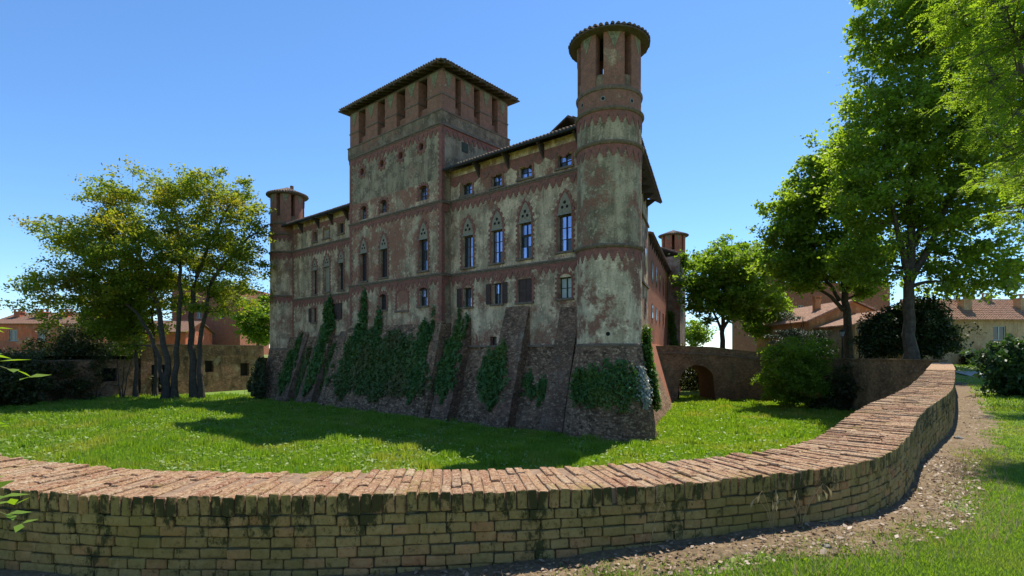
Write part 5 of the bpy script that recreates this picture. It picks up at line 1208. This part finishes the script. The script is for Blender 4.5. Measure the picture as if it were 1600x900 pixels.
# ------------------------------------------------------------------ ivy and wall plants
cm = castle.matrix_basis.copy() if False else Matrix.Translation((CT[0], CT[1], 0)) @ Matrix.Rotation(castle.rotation_euler.z, 4, 'Z')
CM = np.array(cm)
def wn2(x, y, seed=0):                      # cheap smooth noise for ragged edges
    return math.sin(x * 1.7 + seed) * .5 + math.sin(x * 3.9 + y * 2.3 + seed * 2.1) * .3 + math.sin(y * 4.7 - x * 2.2 + seed) * .2
def climber(name, label, strips, surf, n, leaf, mat, seed, thick=.22, cat='ivy', group=None, leafw=.85, kindN=.55):
    """strips: (x centre, half width, z0, z1) on a facade surface y = surf(x,z); leaves hug the wall"""
    rng = np.random.default_rng(seed); P = []; A_ = np.array([s[1] * (s[3] - s[2]) for s in strips]); A_ = A_ / A_.sum()
    while len(P) < n:
        k = rng.choice(len(strips), p=A_); xc, hw, z0, z1 = strips[k]; x = xc + rng.uniform(-1.25, 1.25) * hw; z = rng.uniform(z0 - .4, z1 + .4)
        v = (z - z0) / (z1 - z0); w_ = hw * max(.02, 1 - v) ** .4 * min(1, max(.01, v * 4)) ** .5 if v < 1 else .01
        if (1 - abs(x - xc) / max(w_, .02) + .55 * wn2(x * 1.3, z * 1.3, seed) + .35 * wn2(x * 4.1, z * 3.7, seed + 5)) * 1.5 < rng.random(): continue
        if wn2(x * 2.3 + 7, z * 2.1, seed + 3) < -.62: continue
        bulge = .5 + .5 * wn2(x * 1.9, z * 1.5, seed + 9)
        P.append((x, surf(x, z) - thick * bulge * rng.random() ** .6 - .03, z))
    P = np.array(P); m = len(P)
    N = unit(rng.normal(size=(m, 3)) * kindN + np.array([0, -1, .45])); D = rng.normal(size=(m, 3)) * .6 + np.array([0, 0, -1.])
    L_ = leaf * rng.uniform(.6, 1.3, m); V, Q = leaf_quads(P, N, D, L_, L_ * leafw)
    V = V @ CM[:3, :3].T + CM[:3, 3]
    o = np_mesh(name, V, Q, M[mat]); tag(o, label, cat, group); return o
def s_lin(zt, yt, zb, yb): return lambda x, z: yt if z > zt else yt + (yb - yt) * (zt - z) / (zt - zb)
S_keep = s_lin(4.05, YK - .06, -3.75, -2.75); S_rw = s_lin(2.05, .17, -3.75, -1.55); S_lw = s_lin(3.4, .2, -3.75, -1.6)
def S_pier(i):
    a, c, zt, yb = PIERS[i]; return s_lin(zt, YW - .04, -3.76, yb)
climber('ivy', 'bright ivy sheet on the keep base beside its near corner', [(-16.7, 1.7, -1.9, 4.2), (-15.7, .3, 2.5, 5.2)], S_keep, 6000, .23, 'lf_ivy', 1)
climber('ivy', 'tall ivy strand climbing the keep past its leftmost low window', [(-25.2, .75, 2, 7.4), (-26, 1.6, -1.0, 4.4)], S_keep, 5600, .23, 'lf_ivy', 2)
climber('ivy', 'pointed ivy strand below the second low keep window', [(-22.9, .8, 1.5, 5.5), (-22.6, 1.2, -1.0, 3)], S_keep, 3600, .23, 'lf_ivy', 3)
climber('scrub_growth', 'brownish green scrub covering the middle of the keep base', [(-21.8, 7.2, -2.0, 2.2), (-20, 3.5, -.5, 3.6), (-26.5, 2.5, -2.2, 3.2), (-24, 2.5, -1, 3.8)], S_keep, 24000, .24, 'lf_scrub', 4, thick=.3, cat='scrub')
climber('scrub_growth', 'dark scrub between the buttresses of the far left wing', [(-31.2, 2.2, -2.6, 2.6), (-36, 1.6, -2.8, 2.4), (-40.2, 1.4, -3.2, 1.8)], S_lw, 7000, .25, 'lf_scrub', 14, thick=.35, cat='scrub')
climber('ivy', 'broad ivy column on the left wing buttress up to the shutters', [(-33.2, 1.55, -2.2, 6.6), (-32.6, 1.0, 3, 7.4)], S_pier(3), 7200, .25, 'lf_ivy', 5, thick=.4)
climber('ivy', 'dark ivy on the slanting buttress next to the far left tower', [(-38.2, 1.2, -2.4, 3.8)], S_pier(4), 3400, .25, 'lf_ivy', 6, thick=.3)
climber('ivy', 'dark ivy mass around the foot of the far left tower', [(-43, 2.4, -3.4, 1.2)], lambda x, z: -2.0 - .12 * (1 - z), 4200, .26, 'lf_hedge', 7, thick=.5)
climber('ivy', 'hanging ivy curtain on the buttress in the corner beside the keep', [(-13.4, 1.25, -1.8, 4.0), (-12.7, .22, 2, 5.0), (-13.7, .16, 2, 5.2)], S_pier(2), 6000, .22, 'lf_ivy', 8, thick=.35)
climber('ivy', 'bushy ivy clump on the lower half of the dark right wing buttress', [(-8.3, 1.35, -2.0, 2.3), (-9.6, .7, -1, 1.8)], S_pier(1), 5200, .21, 'lf_ivy', 9, thick=.6)
climber('scrub_growth', 'sparse dark plants on the battered wall left of the near round tower', [(-4.8, 1.5, -1.5, -.1), (-6.0, .6, -.8, .3)], S_rw, 1600, .2, 'lf_ivy', 10, cat='scrub')
def tower_plants(name, label, a_c, a_w, z0, z1, n, leaf, mat, seed, thick=.3, cat='plant', grassy=0.):
    rng = np.random.default_rng(seed); P = []; N = []
    while len(P) < n:
        a = rng.uniform(-1.2, 1.2); z = rng.uniform(z0, z1); e = 1 - a * a - ((z - (z0 + z1) / 2) / (.5 * (z1 - z0))) ** 2
        if (e * .9 + .6 * wn2(a * 3, z * 2, seed) + .45 * wn2(a * 9, z * 5, seed + 4)) * 1.4 < rng.random(): continue
        an = vdir + a_c + a * a_w; r_ = float(np.interp(z, [MOAT_Z, -.4, 2.05], [2.95, 2.5, 2.06])) + .02 + thick * rng.random() ** 1.5
        P.append((r_ * math.cos(an), r_ * math.sin(an), z)); N.append((math.cos(an), math.sin(an), .3))
    P = np.array(P); N0 = np.array(N); m = len(P); N = unit(N0 + rng.normal(size=(m, 3)) * .6); D = rng.normal(size=(m, 3)) * .5 + np.array([0, 0, -1 + 2 * grassy]) + N0 * .4
    L_ = leaf * rng.uniform(.6, 1.4, m); V, Q = leaf_quads(P, N, D, L_, L_ * (.8 - .6 * grassy)); V = V @ CM[:3, :3].T + CM[:3, 3]
    tag(np_mesh(name, V, Q, M[mat]), label, cat)
tower_plants('grass_tuft', 'grassy green tuft on the sloping foot of the near round tower', -.5, .5, -1.7, .7, 1500, .34, 'lf_ivy', 31, .25, 'grass tuft', .9)
tower_plants('wall_plant', 'dark trailing plants on the foot of the near round tower', .1, .9, -1.7, 1.3, 1700, .18, 'lf_ivy', 32)
tower_plants('flowering_shrub', 'pale flowering plant on the sunny edge of the near round tower', .88, .22, -1.6, .9, 800, .17, 'lf_pale', 33, .35)
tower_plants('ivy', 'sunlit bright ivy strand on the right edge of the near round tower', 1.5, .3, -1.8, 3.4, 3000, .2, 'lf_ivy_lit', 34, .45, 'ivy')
# ivy strand on the flank near the bridge
rng = np.random.default_rng(35); P = []
for _ in range(1500):
    z = rng.uniform(-1.5, 7.5); P.append(FL(46.9 + rng.normal() * .1, .2 + 1.2 * (1 - (z + 1.5) / 9) + rng.normal() * .25, z))
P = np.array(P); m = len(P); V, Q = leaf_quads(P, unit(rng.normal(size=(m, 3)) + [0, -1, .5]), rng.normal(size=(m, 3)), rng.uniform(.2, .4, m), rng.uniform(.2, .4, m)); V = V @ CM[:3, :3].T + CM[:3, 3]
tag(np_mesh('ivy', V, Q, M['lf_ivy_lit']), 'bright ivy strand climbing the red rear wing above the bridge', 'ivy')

# ------------------------------------------------------------------ grass
def inside(px, py, poly):
    x = px; y = py; r_ = np.zeros(len(x), bool); n = len(poly)
    for i in range(n):
        x1, y1 = poly[i]; x2, y2 = poly[(i + 1) % n]
        c = ((y1 > y) != (y2 > y)) & (x < (x2 - x1) * (y - y1) / (y2 - y1 + 1e-12) + x1); r_ ^= c
    return r_
def in_castle(x, y):
    lx = (x - CT[0]) * .759 - (y - CT[1]) * .651; ly = (x - CT[0]) * .651 + (y - CT[1]) * .759
    return ((ly > -1.7) & (lx > -44) & (lx < .5 - .376 * np.maximum(ly, 0) + 2.2)) | (lx * lx + ly * ly < 2.9 ** 2) | ((lx > -30) & (lx < -14.6) & (ly > -2.75))
def blades(x, y, z, h, w, rng, per, spread, lean=.45):
    n = len(x); X = np.repeat(x, per); Y = np.repeat(y, per); Z = np.repeat(z, per); Hh = np.repeat(h, per) * rng.uniform(.55, 1.2, n * per); Wd = np.repeat(w, per)
    X = X + rng.normal(size=n * per) * spread; Y = Y + rng.normal(size=n * per) * spread
    a = rng.uniform(0, 2 * math.pi, n * per); l = rng.uniform(.1, 1, n * per) * lean * Hh; ca, sa = np.cos(a), np.sin(a)
    b0 = np.stack([X - sa * Wd, Y + ca * Wd, Z], 1); b1 = np.stack([X + sa * Wd, Y - ca * Wd, Z], 1); t = np.stack([X + ca * l, Y + sa * l, Z + Hh], 1)
    V = np.stack([b0, b1, t], 1).reshape(-1, 3); return V, np.arange(len(V)).reshape(-1, 3)
rng = np.random.default_rng(5)
poly = ring0
n = 260000; Y = 21 * (66 / 21) ** rng.random(n); X = rng.uniform(-.98, .72, n) * Y
k = inside(X, Y, poly) & ~in_castle(X, Y); X, Y = X[k], Y[k]
hh = .16 + .16 * np.clip(np.sin(X * .31 + 1.3) * np.sin(Y * .27) + .6 * np.sin(X * .9 + Y * .7), 0, 1) + .10 * (X < -5) + .22 * (np.sin(X * 1.7 + Y * .6) * np.sin(Y * 1.3 - X * .4) > .72)
V, Q = blades(X, Y, np.full(len(X), MOAT_Z), hh, .014 + .0009 * Y, rng, 3, .12)
g = np_mesh('moat_grass', V, Q, M['grass']); tag(g, 'lush green meadow grass covering the moat floor', 'grass', kind='stuff')
n = 42000; Y = 21 * (60 / 21) ** rng.random(n); X = rng.uniform(-.98, .66, n) * Y; k = inside(X, Y, poly) & ~in_castle(X, Y) & ((X < -4) | (rng.random(n) < .35)); X, Y = X[k], Y[k]; m = len(X)
P = np.stack([X, Y, MOAT_Z + rng.uniform(.05, .32, m)], 1); N = unit(rng.normal(size=(m, 3)) * .5 + [0, 0, 1]); L_ = rng.uniform(.10, .26, m); V, Q = leaf_quads(P, N, rng.normal(size=(m, 3)), L_, L_ * .5)
tag(np_mesh('meadow_weeds', V, Q, M['weed']), 'broad pale weed leaves among the moat grass', 'weeds', kind='stuff')
# near lawn on the right
def dist_wall(x, y):
    pts = np.array([won(s, THICK, 0)[:2] for s in np.linspace(S_LEFT, S_END, 500)])
    return np.min(np.sqrt((x[:, None] - pts[None, :, 0]) ** 2 + (y[:, None] - pts[None, :, 1]) ** 2), axis=1)
def lawn_pts(n, y0, y1, umax=1.02):
    Y = y0 * (y1 / y0) ** rng.random(n); X = rng.uniform(-.35, umax, n) * Y
    k = ~inside(X, Y, poly); X, Y = X[k], Y[k]; d = dist_wall(X, Y)
    nz = np.sin(X * 2.1 + Y) * .12 + np.sin(X * 5.3 - Y * 3.1) * .1 + rng.normal(size=len(X)) * .13
    k = (d > .50 + nz + .25 * np.clip((Y - 7) / 6, 0, 1)) & ((X > .05) | (Y < 2.6)); return X[k], Y[k]
X, Y = lawn_pts(190000, 2.2, 16)
hz = np.array([gz(a, c) for a, c in zip(X, Y)])
V, Q = blades(X, Y, hz - .004, .026 + .026 * rng.random(len(X)), .0018 + .0007 * Y, rng, 3, .02, 1.1)
tag(np_mesh('lawn_grass', V, Q, M['lawn']), 'short sunny lawn grass beside the footpath', 'grass', kind='stuff')
X, Y = lawn_pts(26000, 15, 54, 1.0); hz = np.array([gz(a, c) for a, c in zip(X, Y)])
V, Q = blades(X, Y, hz, .07 + .05 * rng.random(len(X)), .006 + .0008 * Y, rng, 3, .06, .7)
tag(np_mesh('far_lawn_grass', V, Q, M['lawn']), 'lawn grass further back beside the far end of the path', 'grass', kind='stuff')
n = 16000; X = rng.uniform(-32, 24, n); Y = rng.uniform(5.5, 23, n); k = inside(X, Y, poly) & ~in_castle(X, Y); X, Y = X[k], Y[k]
V, Q = blades(X, Y, np.full(len(X), MOAT_Z), .2 + .2 * rng.random(len(X)), np.full(len(X), .03), rng, 4, .2)
tag(np_mesh('moat_edge_grass', V, Q, M['grass']), 'meadow grass at the near foot of the moat wall', 'grass', kind='stuff')
n = 60000; X = rng.uniform(-9, 26, n); Y = rng.uniform(-4, 20, n); k = ~inside(X, Y, poly) & ((np.abs(X) > .98 * Y) | (Y < 2.3)); X, Y = X[k], Y[k]; k = dist_wall(X, Y) > .55; X, Y = X[k], Y[k]
V, Q = blades(X, Y, np.array([gz(a, c) for a, c in zip(X, Y)]), .04 + .04 * rng.random(len(X)), np.full(len(X), .011), rng, 4, .05, 1.0)
tag(np_mesh('outer_lawn_grass', V, Q, M['lawn']), 'lawn grass around the path outside the wall', 'grass', kind='stuff')
# litter and dry bits on the path
n = 7000; S_ = rng.uniform(S_LEFT + 1, S_MID, n); S_ = np.where(rng.random(n) < .7, rng.uniform(s_at(-2, 4.6), s_at(6, 9), n), S_); P = []
for s in S_:
    o_ = THICK + .02 + .62 * rng.random() ** .8; q = won(s, o_, 0); P.append((q[0], q[1], gz(q[0], q[1]) + .018 + .012 * rng.random()))
P = np.array(P); N = unit(rng.normal(size=(n, 3)) * .35 + [0, 0, 1]); L_ = rng.uniform(.012, .06, n) * rng.uniform(.5, 1.2, n); V, Q = leaf_quads(P, N, rng.normal(size=(n, 3)) * [1, 1, .1], L_, L_ * rng.uniform(.25, .8, n))
tag(np_mesh('leaf_litter', V, Q, M['litter']), 'dry leaves and bark scraps strewn over the path', 'litter', kind='stuff')
n = 900; S_ = rng.uniform(s_at(-1, 4.67), s_at(7, 10), n); pts = [won(s, THICK + rng.uniform(.35, .95), 0) for s in S_]; X = np.array([p[0] for p in pts]); Y = np.array([p[1] for p in pts])
V, Q = blades(X, Y, np.array([gz(a, c) + .01 for a, c in zip(X, Y)]), .05 + .05 * rng.random(n), np.full(n, .003), rng, 3, .015, 1.0)
tag(np_mesh('dry_grass', V, Q, M['straw']), 'withered straw tufts along the path edge', 'dry grass', kind='stuff')
# dry stalks leaning on the wall
for i, (px_, lab) in enumerate(((1.85, 'dry stalk with drooping seed head against the wall face'), (2.15, 'pair of bent dry grass stems at the wall foot'), (.85, 'thin curved twig leaning on the wall below the coping gap'))):
    s = s_at(px_, 5.2 if i < 2 else 4.95); q = won(s, THICK + .06, 0); z0 = gz(q[0], q[1]); o = empty('dry_weed', (q[0], q[1], z0)); tag(o, lab, 'dry weed')
    for k in range(5 if i < 2 else 2):
        b = MB(); dx = random.uniform(-.18, .18); hgt = random.uniform(.18, .40)
        b.tube([(0, 0, 0), (dx * .4, -.03, hgt * .6), (dx, -.06, hgt), (dx * 1.35, -.08, hgt * .88)], [.003, .0026, .002, .0015], 4); st_ = b.build('stalk', M['straw'], o)
        if i < 2:
            b = MB(); b.face([(dx * 1.2, -.07, hgt * .95), (dx * 1.35 + .012, -.08, hgt * .85), (dx * 1.4, -.08, hgt * .72), (dx * 1.35 - .012, -.085, hgt * .85)]); b.build('seed_head', M['straw'], st_)
# stones
import bmesh
def stone(x, y, r_, label, sq=.6):
    me = bpy.data.meshes.new('stone'); bm = bmesh.new(); bmesh.ops.create_icosphere(bm, subdivisions=2, radius=r_)
    for v in bm.verts: v.co *= 1 + random.uniform(-.14, .14); v.co.z *= sq
    bm.to_mesh(me); bm.free(); me.materials.append(M['stone']); o = link(bpy.data.objects.new('stone', me)); o.location = (x, y, gz(x, y) + r_ * sq * .5); tag(o, label, 'stone', 'loose stones')
stone(2.33, 4.03, .035, 'small rounded stone lying in the lawn near the path'); x, y, z = won(s_at(7.6, 10.9), THICK + .2, 0); stone(x, y, .07, 'pale stone at the wall foot where the path turns')

# total check of the moat: nothing else
